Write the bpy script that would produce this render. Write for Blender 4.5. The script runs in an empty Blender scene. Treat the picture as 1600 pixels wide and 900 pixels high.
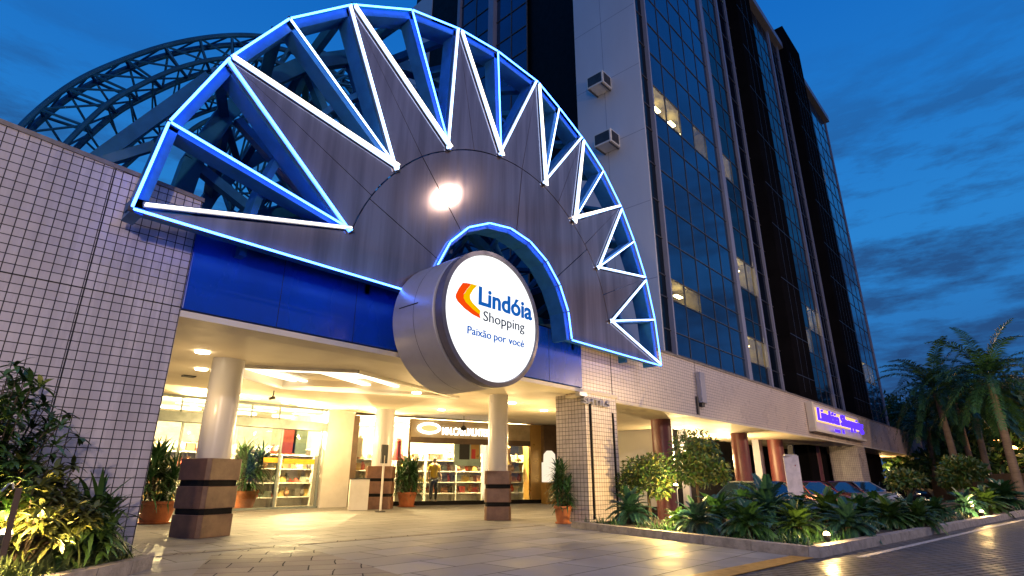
import bpy, math, random
import numpy as np
from mathutils import Vector, Matrix, noise
from mathutils.geometry import tessellate_polygon
random.seed(7)
R = math.radians
S = bpy.context.scene
col = S.collection
# ------------------------------------------------------------------ camera
PITCH, ROLL, YAW, FPX, CH = .330, .003, .827, 874.5, 1.0
_F = Vector((math.sin(YAW), math.cos(YAW), 0)); _Rt = Vector((math.cos(YAW), -math.sin(YAW), 0)); _Z = Vector((0, 0, 1))
FW = _F * math.cos(PITCH) + _Z * math.sin(PITCH); UP = -_F * math.sin(PITCH) + _Z * math.cos(PITCH)
CR = _Rt * math.cos(ROLL) + UP * math.sin(ROLL); CU = -_Rt * math.sin(ROLL) + UP * math.cos(ROLL)
cam = bpy.data.objects.new('camera', bpy.data.cameras.new('camera')); col.objects.link(cam); S.camera = cam
cam.data.sensor_width = 36; cam.data.lens = 36 * FPX / 1600; cam.data.clip_end = 3000; cam.data.clip_start = .05
M = Matrix((CR, CU, -FW)).transposed().to_4x4(); M.translation = (0, 0, CH); cam.matrix_world = M
# survey helpers: a sight line of the photograph met with a real plane of the place
def ray(px, py): return FW + CR * ((px - 800) / FPX) - CU * ((py - 450) / FPX)
def aty(px, py, y): d = ray(px, py); return d * (y / d.y) + Vector((0, 0, CH))
def atx(px, py, x): d = ray(px, py); return d * (x / d.x) + Vector((0, 0, CH))
def atz(px, py, z=0.): d = ray(px, py); return d * ((z - CH) / d.z) + Vector((0, 0, CH))
def atd(px, py, dist): d = ray(px, py); return d * (dist / math.hypot(d.x, d.y)) + Vector((0, 0, CH))
# ------------------------------------------------------------------ sky
W = bpy.data.worlds.new('World'); S.world = W; W.use_nodes = True
nt = W.node_tree; nt.nodes.clear()
def nd(nt, t, **k):
    n = nt.nodes.new(t)
    for a, b in k.items():
        if a in n.inputs: n.inputs[a].default_value = b
        else: setattr(n, a, b)
    return n
def ramp(nt, fac, stops):
    n = nt.nodes.new('ShaderNodeValToRGB'); cr = n.color_ramp
    while len(cr.elements) < len(stops): cr.elements.new(.5)
    for e, (p, c) in zip(cr.elements, stops):
        e.position = p; e.color = (c, c, c, 1) if isinstance(c, (int, float)) else (*c, 1)
    nt.links.new(fac, n.inputs[0]); return n
sky = nd(nt, 'ShaderNodeTexSky', sky_type='NISHITA', sun_disc=False, sun_elevation=R(1.5), sun_rotation=R(200), altitude=0, air_density=1.2, dust_density=.6, ozone_density=4.)
geo = nd(nt, 'ShaderNodeNewGeometry'); tc = nd(nt, 'ShaderNodeTexCoord')
sep = nd(nt, 'ShaderNodeSeparateXYZ'); nt.links.new(tc.outputs['Generated'], sep.inputs[0])
grad = ramp(nt, sep.outputs['Z'], [(0, (.03, .08, .22)), (.12, (.022, .14, .41)), (.35, (.022, .22, .62)), (.75, (.003, .125, .52)), (1, (.002, .08, .38))])
mp = nd(nt, 'ShaderNodeMapping'); mp.inputs['Scale'].default_value = (1.6, 1.6, 6.5); nt.links.new(tc.outputs['Generated'], mp.inputs[0])
cn = nd(nt, 'ShaderNodeTexNoise', Scale=2.9, Detail=10., Roughness=.66); nt.links.new(mp.outputs[0], cn.inputs['Vector'])
cl = ramp(nt, cn.outputs[0], [(.44, 0), (.60, .95)])
# cloud banks sit low in the sky
lowm = ramp(nt, sep.outputs['Z'], [(.05, 1), (.42, .75), (.62, 0)])
mm = nd(nt, 'ShaderNodeMath', operation='MULTIPLY'); nt.links.new(cl.outputs[0], mm.inputs[0]); nt.links.new(lowm.outputs[0], mm.inputs[1])
mx = nd(nt, 'ShaderNodeMix', data_type='RGBA'); nt.links.new(mm.outputs[0], mx.inputs[0]); nt.links.new(grad.outputs[0], mx.inputs[6]); mx.inputs[7].default_value = (.016, .055, .17, 1)
bg1 = nd(nt, 'ShaderNodeBackground', Strength=1.0); nt.links.new(mx.outputs[2], bg1.inputs[0])
bg2 = nd(nt, 'ShaderNodeBackground', Strength=.012); nt.links.new(sky.outputs[0], bg2.inputs[0])
ad = nd(nt, 'ShaderNodeAddShader'); nt.links.new(bg1.outputs[0], ad.inputs[0]); nt.links.new(bg2.outputs[0], ad.inputs[1])
wo = nd(nt, 'ShaderNodeOutputWorld'); nt.links.new(ad.outputs[0], wo.inputs[0])
# last light of the day: a very soft, weak glow from behind the camera
sun = bpy.data.objects.new('sun', bpy.data.lights.new('sun', 'SUN')); col.objects.link(sun)
sun.data.energy = .16; sun.data.angle = R(40); sun.data.color = (1, .72, .74)
sun.rotation_euler = Vector((.35, 1, -.42)).to_track_quat('-Z', 'Y').to_euler()
S.view_settings.view_transform = 'Standard'; S.view_settings.look = 'None'; S.view_settings.exposure = 0; S.view_settings.gamma = 1
S.cycles.use_denoising = True; S.cycles.max_bounces = 7; S.cycles.diffuse_bounces = 3; S.cycles.glossy_bounces = 3; S.cycles.transmission_bounces = 4
S.cycles.transparent_max_bounces = 8; S.cycles.caustics_reflective = False; S.cycles.caustics_refractive = False
S.cycles.sample_clamp_indirect = 4.; S.cycles.use_light_tree = True
# ------------------------------------------------------------------ materials
MT = {}
def mat(name, c, rough=.5, metal=0., spec=.5, c2=None, nscale=3., bump=0., bscale=30., emit=None, es=1., stretch=(1, 1, 1), alpha=None, coat=0.):
    m = bpy.data.materials.new(name); m.use_nodes = True; t = m.node_tree; b = t.nodes['Principled BSDF']
    b.inputs['Base Color'].default_value = (*c, 1); b.inputs['Roughness'].default_value = rough; b.inputs['Metallic'].default_value = metal
    b.inputs['Specular IOR Level'].default_value = spec; b.inputs['Coat Weight'].default_value = coat
    co = nd(t, 'ShaderNodeTexCoord'); ma = nd(t, 'ShaderNodeMapping'); ma.inputs['Scale'].default_value = stretch; t.links.new(co.outputs['Object'], ma.inputs[0])
    n = nd(t, 'ShaderNodeTexNoise', Scale=nscale, Detail=5., Roughness=.6); t.links.new(ma.outputs[0], n.inputs['Vector'])
    c2 = c2 or tuple(v * .72 for v in c)
    r_ = ramp(t, n.outputs[0], [(.35, c2), (.62, c)]); t.links.new(r_.outputs[0], b.inputs['Base Color'])
    rr = ramp(t, n.outputs[0], [(.3, min(1, rough * 1.25)), (.7, rough * .85)]); t.links.new(rr.outputs[0], b.inputs['Roughness'])
    if bump:
        n2 = nd(t, 'ShaderNodeTexNoise', Scale=bscale, Detail=4.); t.links.new(co.outputs['Object'], n2.inputs['Vector'])
        bp = nd(t, 'ShaderNodeBump', Strength=bump, Distance=.02); t.links.new(n2.outputs[0], bp.inputs['Height']); t.links.new(bp.outputs[0], b.inputs['Normal'])
    if emit: b.inputs['Emission Color'].default_value = (*emit, 1); b.inputs['Emission Strength'].default_value = es
    MT[name] = m; return m
def brick(name, c1, c2, mortar, bw, bh, ms, rough=.4, offset=0., bump=.4, spec=.5, rot=0., msm=.1, dirt=.25, rscale=1., warp=0., rough_lo=None, nst=(1, 1, 1)):
    m = bpy.data.materials.new(name); m.use_nodes = True; t = m.node_tree; b = t.nodes['Principled BSDF']
    uv = nd(t, 'ShaderNodeUVMap'); ma = nd(t, 'ShaderNodeMapping'); ma.inputs['Rotation'].default_value = (0, 0, rot); t.links.new(uv.outputs[0], ma.inputs[0])
    vec = ma.outputs[0]
    if warp:
        wn = nd(t, 'ShaderNodeTexNoise', Scale=1.3, Detail=2.); t.links.new(vec, wn.inputs['Vector'])
        sb = nd(t, 'ShaderNodeVectorMath', operation='SUBTRACT'); t.links.new(wn.outputs['Color'], sb.inputs[0]); sb.inputs[1].default_value = (.5, .5, .5)
        sc = nd(t, 'ShaderNodeVectorMath', operation='SCALE'); sc.inputs['Scale'].default_value = warp; t.links.new(sb.outputs[0], sc.inputs[0])
        av = nd(t, 'ShaderNodeVectorMath', operation='ADD'); t.links.new(vec, av.inputs[0]); t.links.new(sc.outputs[0], av.inputs[1]); vec = av.outputs[0]
    br = nd(t, 'ShaderNodeTexBrick', offset=offset, squash=1.); t.links.new(vec, br.inputs['Vector'])
    for k, v in (('Color1', (*c1, 1)), ('Color2', (*c2, 1)), ('Mortar', (*mortar, 1)), ('Scale', 1.), ('Mortar Size', ms), ('Mortar Smooth', msm), ('Bias', 0.), ('Brick Width', bw), ('Row Height', bh)):
        br.inputs[k].default_value = v
    co = nd(t, 'ShaderNodeTexCoord'); n = nd(t, 'ShaderNodeTexNoise', Scale=rscale, Detail=7., Roughness=.65); mq = nd(t, 'ShaderNodeMapping'); mq.inputs['Scale'].default_value = nst; t.links.new(co.outputs['Object'], mq.inputs[0]); t.links.new(mq.outputs[0], n.inputs['Vector'])
    rr = ramp(t, n.outputs[0], [(.3, 1 - dirt), (.65, 1.)]); mu = nd(t, 'ShaderNodeMix', data_type='RGBA', blend_type='MULTIPLY'); mu.inputs[0].default_value = 1
    t.links.new(br.outputs['Color'], mu.inputs[6]); t.links.new(rr.outputs[0], mu.inputs[7]); t.links.new(mu.outputs[2], b.inputs['Base Color'])
    lo = rough_lo if rough_lo is not None else rough * .8
    r2 = ramp(t, n.outputs[0], [(.35, lo), (.65, rough)]); ax = nd(t, 'ShaderNodeMath', operation='MULTIPLY_ADD', use_clamp=True)
    t.links.new(br.outputs['Fac'], ax.inputs[0]); ax.inputs[1].default_value = .4; t.links.new(r2.outputs[0], ax.inputs[2]); t.links.new(ax.outputs[0], b.inputs['Roughness'])
    b.inputs['Specular IOR Level'].default_value = spec
    n3 = nd(t, 'ShaderNodeTexNoise', Scale=9., Detail=5.); t.links.new(co.outputs['Object'], n3.inputs['Vector'])
    hm = nd(t, 'ShaderNodeMath', operation='MULTIPLY_ADD'); t.links.new(br.outputs['Fac'], hm.inputs[0]); hm.inputs[1].default_value = -1; t.links.new(n3.outputs[0], hm.inputs[2])
    bp = nd(t, 'ShaderNodeBump', Strength=bump, Distance=.006); t.links.new(hm.outputs[0], bp.inputs['Height']); t.links.new(bp.outputs[0], b.inputs['Normal'])
    MT[name] = m; return m
def emi(name, c, s):
    m = bpy.data.materials.new(name); m.use_nodes = True; t = m.node_tree; t.nodes.clear()
    e = nd(t, 'ShaderNodeEmission', Strength=s); e.inputs[0].default_value = (*c, 1); o = nd(t, 'ShaderNodeOutputMaterial'); t.links.new(e.outputs[0], o.inputs[0]); MT[name] = m; return m
def glass(name, tint, refl=.12, rough=.02):
    m = bpy.data.materials.new(name); m.use_nodes = True; t = m.node_tree; t.nodes.clear()
    tr = nd(t, 'ShaderNodeBsdfTransparent'); tr.inputs[0].default_value = (*tint, 1); g = nd(t, 'ShaderNodeBsdfGlossy', Roughness=rough)
    fr = nd(t, 'ShaderNodeFresnel', IOR=1.45); ma = nd(t, 'ShaderNodeMath', operation='ADD', use_clamp=True); t.links.new(fr.outputs[0], ma.inputs[0]); ma.inputs[1].default_value = refl
    ms = nd(t, 'ShaderNodeMixShader'); t.links.new(ma.outputs[0], ms.inputs[0]); t.links.new(tr.outputs[0], ms.inputs[1]); t.links.new(g.outputs[0], ms.inputs[2])
    o = nd(t, 'ShaderNodeOutputMaterial'); t.links.new(ms.outputs[0], o.inputs[0]); MT[name] = m; return m
brick('wall_tile', (.62, .55, .55), (.56, .49, .50), (.022, .018, .022), .112, .112, .0058, rough=.3, bump=.6, dirt=.30, rscale=1.5, nst=(2.2, 1, .22))
brick('pillar_tile', (.60, .53, .50), (.52, .45, .43), (.04, .035, .03), .104, .104, .0055, rough=.32, bump=.5, dirt=.25)
brick('plaza_stone', (.285, .28, .275), (.21, .205, .205), (.045, .04, .038), 1.1, .7, .009, rough=.7, rough_lo=.48, offset=.37, bump=.5, spec=.32, dirt=.45, rscale=1.1, warp=.03)
brick('rough_stone', (.22, .19, .17), (.14, .12, .115), (.02, .018, .018), .62, .42, .008, rough=.68, rough_lo=.5, offset=.5, bump=.7, spec=.3, dirt=.4, rscale=2.2, rot=.55, warp=.12)
brick('road_paver', (.085, .08, .085), (.05, .048, .052), (.010, .010, .010), .24, .12, .016, rough=.6, rough_lo=.34, offset=.5, bump=1., dirt=.45, rscale=1.2, rot=.35, warp=.05)
mat('concrete_kerb', (.30, .27, .25), .6, bump=.5, nscale=6, c2=(.19, .17, .16))
mat('parapet', (.22, .19, .18), .6, nscale=5)
mat('groove', (.02, .018, .02), .8)
brick('fascia_tile', (.66, .56, .50), (.62, .52, .47), (.06, .05, .045), .15, .10, .005, rough=.32, bump=.08, dirt=.05, rscale=.6)
mat('blue_paint', (.004, .055, .46), .26, spec=.4, c2=(.003, .042, .35), nscale=1.1, bump=.05, bscale=1.2, stretch=(1, 1, .4))
mat('cream_plaster', (.74, .66, .52), .6, c2=(.68, .60, .47), nscale=.6)
mat('white_plaster', (.78, .74, .68), .6, c2=(.7, .66, .6), nscale=2)
mat('column_paint', (.66, .65, .70), .24, c2=(.66, .64, .66), nscale=1.2, spec=.5)
mat('brown_stone', (.19, .095, .055), .36, c2=(.125, .06, .036), nscale=4, bump=.15)
mat('black_band', (.012, .011, .011), .6, spec=.1)
mat('maroon_paint', (.16, .045, .045), .38, c2=(.12, .035, .035))
mat('panel', (.33, .26, .275), .08, metal=.55, c2=(.20, .155, .165), nscale=1.5, stretch=(2.2, 2.2, .14), spec=.5, bump=.03, bscale=1.2)
mat('truss_paint', (.025, .15, .40), .38, c2=(.018, .11, .30), nscale=3, spec=.3)
mat('truss_dark', (.012, .105, .23), .5, c2=(.008, .07, .16), nscale=2, spec=.12)
mat('silver', (.52, .52, .55), .32, metal=.85, c2=(.42, .42, .45), nscale=1.5)
mat('drum_metal', (.58, .55, .56), .34, metal=.4, c2=(.50, .47, .48), nscale=1.1)
mat('rim', (.20, .18, .21), .4, metal=.5)
mat('aluminium', (.25, .30, .31), .4, metal=.3)
mat('tower_white', (.66, .66, .70), .6, c2=(.60, .60, .64), nscale=.35, stretch=(1, 1, .3))
mat('pilaster', (.30, .30, .38), .5, c2=(.275, .275, .35), nscale=.6)
mat('mullion', (.11, .105, .12), .4, metal=.3)
mat('tower_black', (.006, .006, .008), .4, spec=.05)
mat('bay_panel', (.012, .011, .012), .45, spec=.0, nscale=.6)
mat('curtain_glass', (.030, .085, .17), .035, metal=.62, c2=(.022, .065, .135), nscale=.35, bump=.012, bscale=.8)
mat('curtain_dark', (.006, .012, .025), .05, metal=.0, spec=.10, c2=(.004, .007, .014), nscale=.3, bump=.012, bscale=.8)
mat('room', (.34, .27, .13), .7); mat('room_green', (.25, .55, .42), .7)
glass('pane', (.92, .95, .93), .04); glass('pane_dark', (.75, .80, .70), .06)
mat('terracotta', (.42, .13, .04), .55, c2=(.30, .09, .03), nscale=5, bump=.2)
mat('soil', (.035, .022, .015), .9, bump=1., bscale=40)
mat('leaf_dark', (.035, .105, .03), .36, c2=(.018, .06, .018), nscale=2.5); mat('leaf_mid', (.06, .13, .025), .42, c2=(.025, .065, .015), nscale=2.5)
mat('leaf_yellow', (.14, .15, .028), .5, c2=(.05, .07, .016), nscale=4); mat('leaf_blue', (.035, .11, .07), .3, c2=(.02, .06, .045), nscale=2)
mat('grass_blade', (.16, .22, .08), .5, c2=(.08, .12, .04), nscale=2); mat('bark', (.09, .065, .045), .85, bump=.8, bscale=25)
mat('palm_bark', (.16, .12, .09), .85, bump=.8, bscale=12, stretch=(1, 1, 6)); mat('lawn', (.04, .07, .018), .9, bump=1., bscale=60)
mat('yellow_line', (.50, .26, .03), .5, c2=(.36, .19, .03), nscale=8, bump=.3); mat('white_line', (.45, .43, .40), .6, c2=(.25, .24, .23), nscale=9)
mat('gold_panel', (.42, .25, .07), .3, metal=.35, c2=(.36, .21, .06)); mat('wood_dark', (.10, .06, .035), .4); mat('sign_board', (.40, .31, .19), .5)
mat('shop_white', (.80, .76, .68), .5); mat('shop_floor', (.5, .44, .35), .25); mat('black', (.01, .01, .01), .4); mat('dark_grey', (.04, .04, .045), .5)
mat('poster_grey', (.30, .42, .38), .5); mat('red', (.45, .03, .03), .5); mat('yellow', (.65, .40, .02), .5); mat('skin', (.40, .25, .17), .5)
emi('orange_logo', (1., .075, .004), .95); emi('yellow_logo', (1., .56, .0), .95); mat('text_blue', (.0, .12, .45), .6, c2=(0, .12, .45), spec=.1, emit=(0, .10, .42), es=.55); mat('text_grey', (.05, .09, .14), .6, spec=.1)
mat('concrete_lot', (.07, .065, .065), .7, bump=.5); mat('house_white', (.3, .33, .4), .8); mat('fence_wood', (.30, .20, .12), .7, nscale=4, stretch=(6, 6, .6))
mat('arcade_wall', (.40, .40, .27), .35, c2=(.34, .34, .22), nscale=.5); mat('arcade_dark', (.05, .035, .02), .3); mat('banner_cloth', (.72, .66, .70), .6)
mat('tyre', (.012, .012, .012), .8); mat('car_glass', (.015, .03, .045), .04, spec=.9, coat=.5); mat('chrome', (.6, .6, .6), .15, metal=1.)
emi('neon_blue', (.045, .17, 1.), 15.); emi('neon_white', (.42, .62, 1.), 6.5); emi('neon_warm', (1., .90, .76), 3.5)
emi('sign_face', (.97, .98, 1.), 1.45); emi('strip_light', (1., .89, .66), 2.6); emi('down_light', (1., .82, .52), 14.); emi('office_lamp', (1., .80, .42), 22.); emi('shop_lamp', (1., .84, .56), 11.)
emi('shop_sign_light', (1., .93, .75), 4.); emi('spot_bulb', (1., .74, .28), 30.); emi('street_bulb', (1., .42, .10), 30.); emi('letter_violet', (.06, .02, 1.), 2.6); emi('letter_backlight', (1., .62, .22), 1.3)
emi('flood_bulb', (1., .76, .50), 26.); emi('wall_wash', (1., .85, .62), 1.1); emi('string_light', (1., .62, .12), 5.)
# ------------------------------------------------------------------ mesh builder
class MB:
    def __init__(s): s.v = []; s.f = []; s.m = []
    def add(s, vs, fs, m=0):
        o = len(s.v); s.v += [tuple(v) for v in vs]; s.f += [tuple(o + i for i in f) for f in fs]; s.m += [m] * len(fs); return s
    def box(s, x0, x1, y0, y1, z0, z1, m=0):
        return s.add([(x0, y0, z0), (x1, y0, z0), (x1, y1, z0), (x0, y1, z0), (x0, y0, z1), (x1, y0, z1), (x1, y1, z1), (x0, y1, z1)],
                     [(0, 3, 2, 1), (4, 5, 6, 7), (0, 1, 5, 4), (1, 2, 6, 5), (2, 3, 7, 6), (3, 0, 4, 7)], m)
    def bar(s, p, q, w, d, m=0, up=(0, -1, 0)):      # rectangular bar: w across, d along 'up'
        p, q = Vector(p), Vector(q); t = (q - p).normalized(); u = Vector(up); u = (u - t * u.dot(t))
        if u.length < 1e-4: u = t.orthogonal()
        u.normalize(); a = t.cross(u) * w / 2; b = u * d / 2
        vs = [p - a - b, p + a - b, p + a + b, p - a + b, q - a - b, q + a - b, q + a + b, q - a + b]
        return s.add(vs, [(0, 3, 2, 1), (4, 5, 6, 7), (0, 1, 5, 4), (1, 2, 6, 5), (2, 3, 7, 6), (3, 0, 4, 7)], m)
    def tube(s, pts, r, n=6, m=0, r2=None):
        pts = [Vector(p) for p in pts]; rings = []; k = len(pts); ref = None
        for i, p in enumerate(pts):
            t = (pts[min(i + 1, k - 1)] - pts[max(i - 1, 0)]).normalized()
            if ref is None: ref = t.orthogonal().normalized()
            ref = (ref - t * ref.dot(t)).normalized(); b = t.cross(ref)
            rr = r if r2 is None else r + (r2 - r) * i / (k - 1)
            rings.append([p + (ref * math.cos(2 * math.pi * j / n) + b * math.sin(2 * math.pi * j / n)) * rr for j in range(n)])
        vs = [v for g in rings for v in g]; fs = []
        for i in range(k - 1):
            for j in range(n): fs.append((i * n + j, i * n + (j + 1) % n, (i + 1) * n + (j + 1) % n, (i + 1) * n + j))
        fs.append(tuple(range(n))[::-1]); fs.append(tuple((k - 1) * n + j for j in range(n)))
        return s.add(vs, fs, m)
    def lathe(s, c, prof, n=24, m=0, axis='z', caps=True):
        vs = []
        for r, h in prof:
            for j in range(n):
                a = 2 * math.pi * j / n
                vs.append((c[0] + r * math.cos(a), c[1] + r * math.sin(a), c[2] + h) if axis == 'z' else (c[0] + r * math.cos(a), c[1] + h, c[2] + r * math.sin(a)))
        fs = [(i * n + j, i * n + (j + 1) % n, (i + 1) * n + (j + 1) % n, (i + 1) * n + j) for i in range(len(prof) - 1) for j in range(n)]
        if caps: fs += [tuple(range(n))[::-1], tuple((len(prof) - 1) * n + j for j in range(n))]
        return s.add(vs, fs, m)
    def prism(s, pts, d, m=0):                       # polygon pts (3D) pushed by vector d
        pts = [Vector(p) for p in pts]; d = Vector(d); n = len(pts); tri = tessellate_polygon([pts])
        vs = pts + [p + d for p in pts]; fs = [tuple(t) for t in tri] + [tuple(i + n for i in t)[::-1] for t in tri] + [(i, (i + 1) % n, (i + 1) % n + n, i + n) for i in range(n)]
        return s.add(vs, fs, m)
    def build(s, name, mats, parent=None, smooth=False, local=False, normals=True, loc=None, bevel=0):
        me = bpy.data.meshes.new(name); off = Vector((0, 0, 0))
        if parent is not None and not local:
            p = parent
            while p is not None: off += p.location; p = p.parent
        me.from_pydata([Vector(v) - off for v in s.v] if off.length else s.v, [], s.f)
        for m in (mats if isinstance(mats, (list, tuple)) else [mats]): me.materials.append(MT[m])
        if len(set(s.m)) > 1: me.polygons.foreach_set('material_index', s.m)
        if normals:
            import bmesh
            bm = bmesh.new(); bm.from_mesh(me); bmesh.ops.recalc_face_normals(bm, faces=bm.faces); bm.to_mesh(me); bm.free()
        if smooth:
            me.polygons.foreach_set('use_smooth', [True] * len(me.polygons))
            if smooth != 'all': me.set_sharp_from_angle(angle=R(40))
        uv = me.uv_layers.new(name='UVMap'); co = np.empty(len(me.vertices) * 3); me.vertices.foreach_get('co', co); co = co.reshape(-1, 3) + np.array(off)
        nl = len(me.loops); vi = np.empty(nl, int); me.loops.foreach_get('vertex_index', vi)
        pn = np.empty(len(me.polygons) * 3); me.polygons.foreach_get('normal', pn); pn = np.abs(pn.reshape(-1, 3)); lt = np.empty(len(me.polygons), int); me.polygons.foreach_get('loop_total', lt)
        ax = np.repeat(pn.argmax(1), lt); c = co[vi]
        u = np.where(ax == 0, c[:, 1], c[:, 0]); v = np.where(ax == 2, c[:, 1], c[:, 2])
        uv.data.foreach_set('uv', np.stack([u, v], 1).ravel())
        o = bpy.data.objects.new(name, me); col.objects.link(o); o.parent = parent
        if loc is not None: o.location = loc
        if bevel:
            b = o.modifiers.new('bevel', 'BEVEL'); b.width = bevel; b.segments = 2; b.limit_method = 'ANGLE'
        return o
def tag(o, label=None, cat=None, group=None, kind=None):
    for k, v in (('label', label), ('category', cat), ('group', group), ('kind', kind)):
        if v: o[k] = v
    return o
def thing(name, loc, label, cat, group=None, rz=0):
    o = bpy.data.objects.new(name, None); col.objects.link(o); o.location = loc; o.rotation_euler.z = rz; o.empty_display_size = .2
    return tag(o, label, cat, group)
def struct(name, mb, mats, **k): return tag(mb.build(name, mats, **k), kind='structure')
def dup(root, loc, label, rz=0, s=1.):
    r = root.copy(); col.objects.link(r); r.location = loc; r.rotation_euler.z = rz; r.scale = (s, s, s); r['label'] = label
    for c in root.children:
        d = c.copy(); col.objects.link(d); d.parent = r
        for g in c.children: e = g.copy(); col.objects.link(e); e.parent = d
    return r
def lamp(kind, loc, energy, color, size=.1, parent=None, aim=None, spot=None, name='lamp_light', shape=None, sy=None):
    l = bpy.data.lights.new(name, kind); l.energy = energy; l.color = color
    if kind == 'AREA':
        l.size = size
        if sy: l.shape = 'RECTANGLE'; l.size_y = sy
    elif kind != 'SUN': l.shadow_soft_size = size
    if spot: l.spot_size = R(spot); l.spot_blend = .7
    o = bpy.data.objects.new(name, l); col.objects.link(o); o.location = loc
    if aim is not None: o.rotation_euler = (Vector(aim) - Vector(loc)).to_track_quat('-Z', 'Y').to_euler()
    if parent: o.parent = parent; o.location = Vector(loc) - parent.location
    return o
def words(s, name, m, parent, x0, x1, *a, **k):
    ws = s.split(); wd = []
    for w in ws:
        cu = bpy.data.curves.new('w', 'FONT'); cu.body = w; cu.size = 1; o = bpy.data.objects.new('w', cu); col.objects.link(o); bpy.context.view_layer.update(); wd.append(o.dimensions.x); bpy.data.objects.remove(o)
    sp = .30; sc = (x1 - x0) / (sum(wd) + sp * (len(ws) - 1)); x = x0; r = None
    for w, l in zip(ws, wd): r = text(w, name, m, parent, x, x + l * sc, *a, **k); x += (l + sp) * sc
    return r
def text(s, name, m, parent, x0, x1, z, h, y, depth=.01, bold=0., shear=0.):
    cu = bpy.data.curves.new(name, 'FONT'); cu.body = s; cu.size = 1; cu.extrude = .5; cu.offset = bold; cu.shear = shear; cu.resolution_u = 4
    o = bpy.data.objects.new(name, cu); col.objects.link(o); bpy.context.view_layer.update()
    me = bpy.data.meshes.new_from_object(o.evaluated_get(bpy.context.evaluated_depsgraph_get())); bpy.data.objects.remove(o)
    co = np.empty(len(me.vertices) * 3); me.vertices.foreach_get('co', co); co = co.reshape(-1, 3)
    a, b = co[:, 0].min(), co[:, 0].max(); off = parent.location if parent else Vector()
    cap = .69
    n = np.stack([x0 + (co[:, 0] - a) / (b - a) * (x1 - x0) - off.x, y - co[:, 2] * depth - off.y, z + co[:, 1] / cap * h - off.z], 1)
    me.vertices.foreach_set('co', n.ravel()); me.materials.clear(); me.materials.append(MT[m]); me.update(); me.name = name
    t = bpy.data.objects.new(name, me); col.objects.link(t); t.parent = parent; return t
# ================================================================== GROUND
DF = 8.4            # facade plane
DG = 7.75           # front plane of the gate
g = MB(); g.box(-400, 900, -300, 900, -1.2, -.52); struct('ground', g, 'lawn')
K0, K1, K2 = Vector((10.75, 8.1, 0)), Vector((9.0, 2.62, 0)), Vector((24.2, .94, 0)); KD = (K2 - K1).normalized(); K3 = K1 + KD * 90
g = MB(); g.prism([(-12, 3.0, -.5), (9.0, 2.9, -.5), (10.75, 8.1, -.5), (13.2, 8.1, -.5), (13.2, 9.0, -.5), (23, 15.9, -.5), (23, 30, -.5), (-12, 30, -.5)], (0, 0, .5)); struct('plaza_paving', g, 'plaza_stone')
g = MB(); g.prism([(-12, -30, -.51), (110, -30, -.51), (110, K3.y, -.51), K1 + Vector((0, 0, -.51)), (9, 2.9, -.51), (-12, 3.0, -.51)], (0, 0, .505)); struct('road', g, 'road_paver')
g = MB(); a = [(-1, 9.15), (3.2, 9.5), (9.6, 9.1), (10.4, 9.1)]; g.prism([(-1, 8.9, .001), (3.2, 9.2, .001), (9.9, 8.95, .001), (10.9, 8.95, .001), (10.9, 9.12, .001), (9.9, 9.12, .001), (3.2, 9.42, .001), (-1, 9.1, .001)], (0, 0, .004)); struct('paving_border', g, 'rough_stone')
p = [atz(458, 850), atz(628, 900), atz(560, 1200), atz(260, 1000), atz(300, 900), atz(330, 868)]
g = MB(); g.prism([(q.x, q.y, .001) for q in p], (0, 0, .003)); struct('rough_paving', g, 'rough_stone')
p = [(8.98, 2.66), (8.98, 2.95), (6.5, 3.2), (2, 3.6), (2, 3.28), (6.5, 2.88)]
g = MB(); g.prism([(x, y, .002) for x, y in p], (0, 0, .006)); struct('yellow_stripe', g, 'yellow_line')
nrm = Vector((-KD.y, KD.x, 0)); g = MB()
A = K1 + KD * .6 - nrm * .28; B = K1 + KD * 80 - nrm * .28
g.prism([A + Vector((0, 0, -.003)), B + Vector((0, 0, -.003)), B - nrm * .1 + Vector((0, 0, -.003)), A - nrm * .1 + Vector((0, 0, -.003))], (0, 0, .004)); struct('edge_line', g, 'white_line')
# parking lot a step lower, behind the planting bed
g = MB(); g.box(13.3, 110, 5.2, 30, -.519, -.5); struct('parking_lot', g, 'concrete_lot')
# kerb of the planting bed
def kerb(name, pts, w, h, m='concrete_kerb', z0=-.01, seg=1.0):
    mb = MB()
    P = [Vector(p) for p in pts]
    nr = []
    for i in range(len(P)):
        t = (P[min(i + 1, len(P) - 1)] - P[max(i - 1, 0)]).normalized(); nr.append(Vector((-t.y, t.x, 0)))
    for i in range(len(P) - 1):
        L = (P[i + 1] - P[i]).length; k = max(1, round(L / seg)); 
        for j in range(k):
            e = .004
            e = .005 / L; a = P[i].lerp(P[i + 1], j / k + e); b = P[i].lerp(P[i + 1], (j + 1) / k - e); na = nr[i].lerp(nr[i + 1], j / k) ; nb = nr[i].lerp(nr[i + 1], (j + 1) / k)
            mb.add([a + _Z * z0, b + _Z * z0, b + nb * w + _Z * z0, a + na * w + _Z * z0, a + _Z * h + na * .012, b + _Z * h + nb * .012, b + nb * w + _Z * h, a + na * w + _Z * h],
                   [(0, 3, 2, 1), (4, 5, 6, 7), (0, 1, 5, 4), (1, 2, 6, 5), (2, 3, 7, 6), (3, 0, 4, 7)])
    return struct(name, mb, m)
kerb('planter_kerb', [K0, K1 + (K0 - K1).normalized() * .12, K1 + KD * .12, K3], .18, .13)
bed = [(10.9, 8.0), (9.2, 2.85), (K3.x, K3.y + .2), (K3.x, K3.y + 4.), (24, 5.2), (13.6, 6.6), (13.4, 8.0)]
g = MB(); g.prism([(x, y, -.5) for x, y in bed], (0, 0, .58)); struct('planting_bed', g, 'soil')
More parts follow.
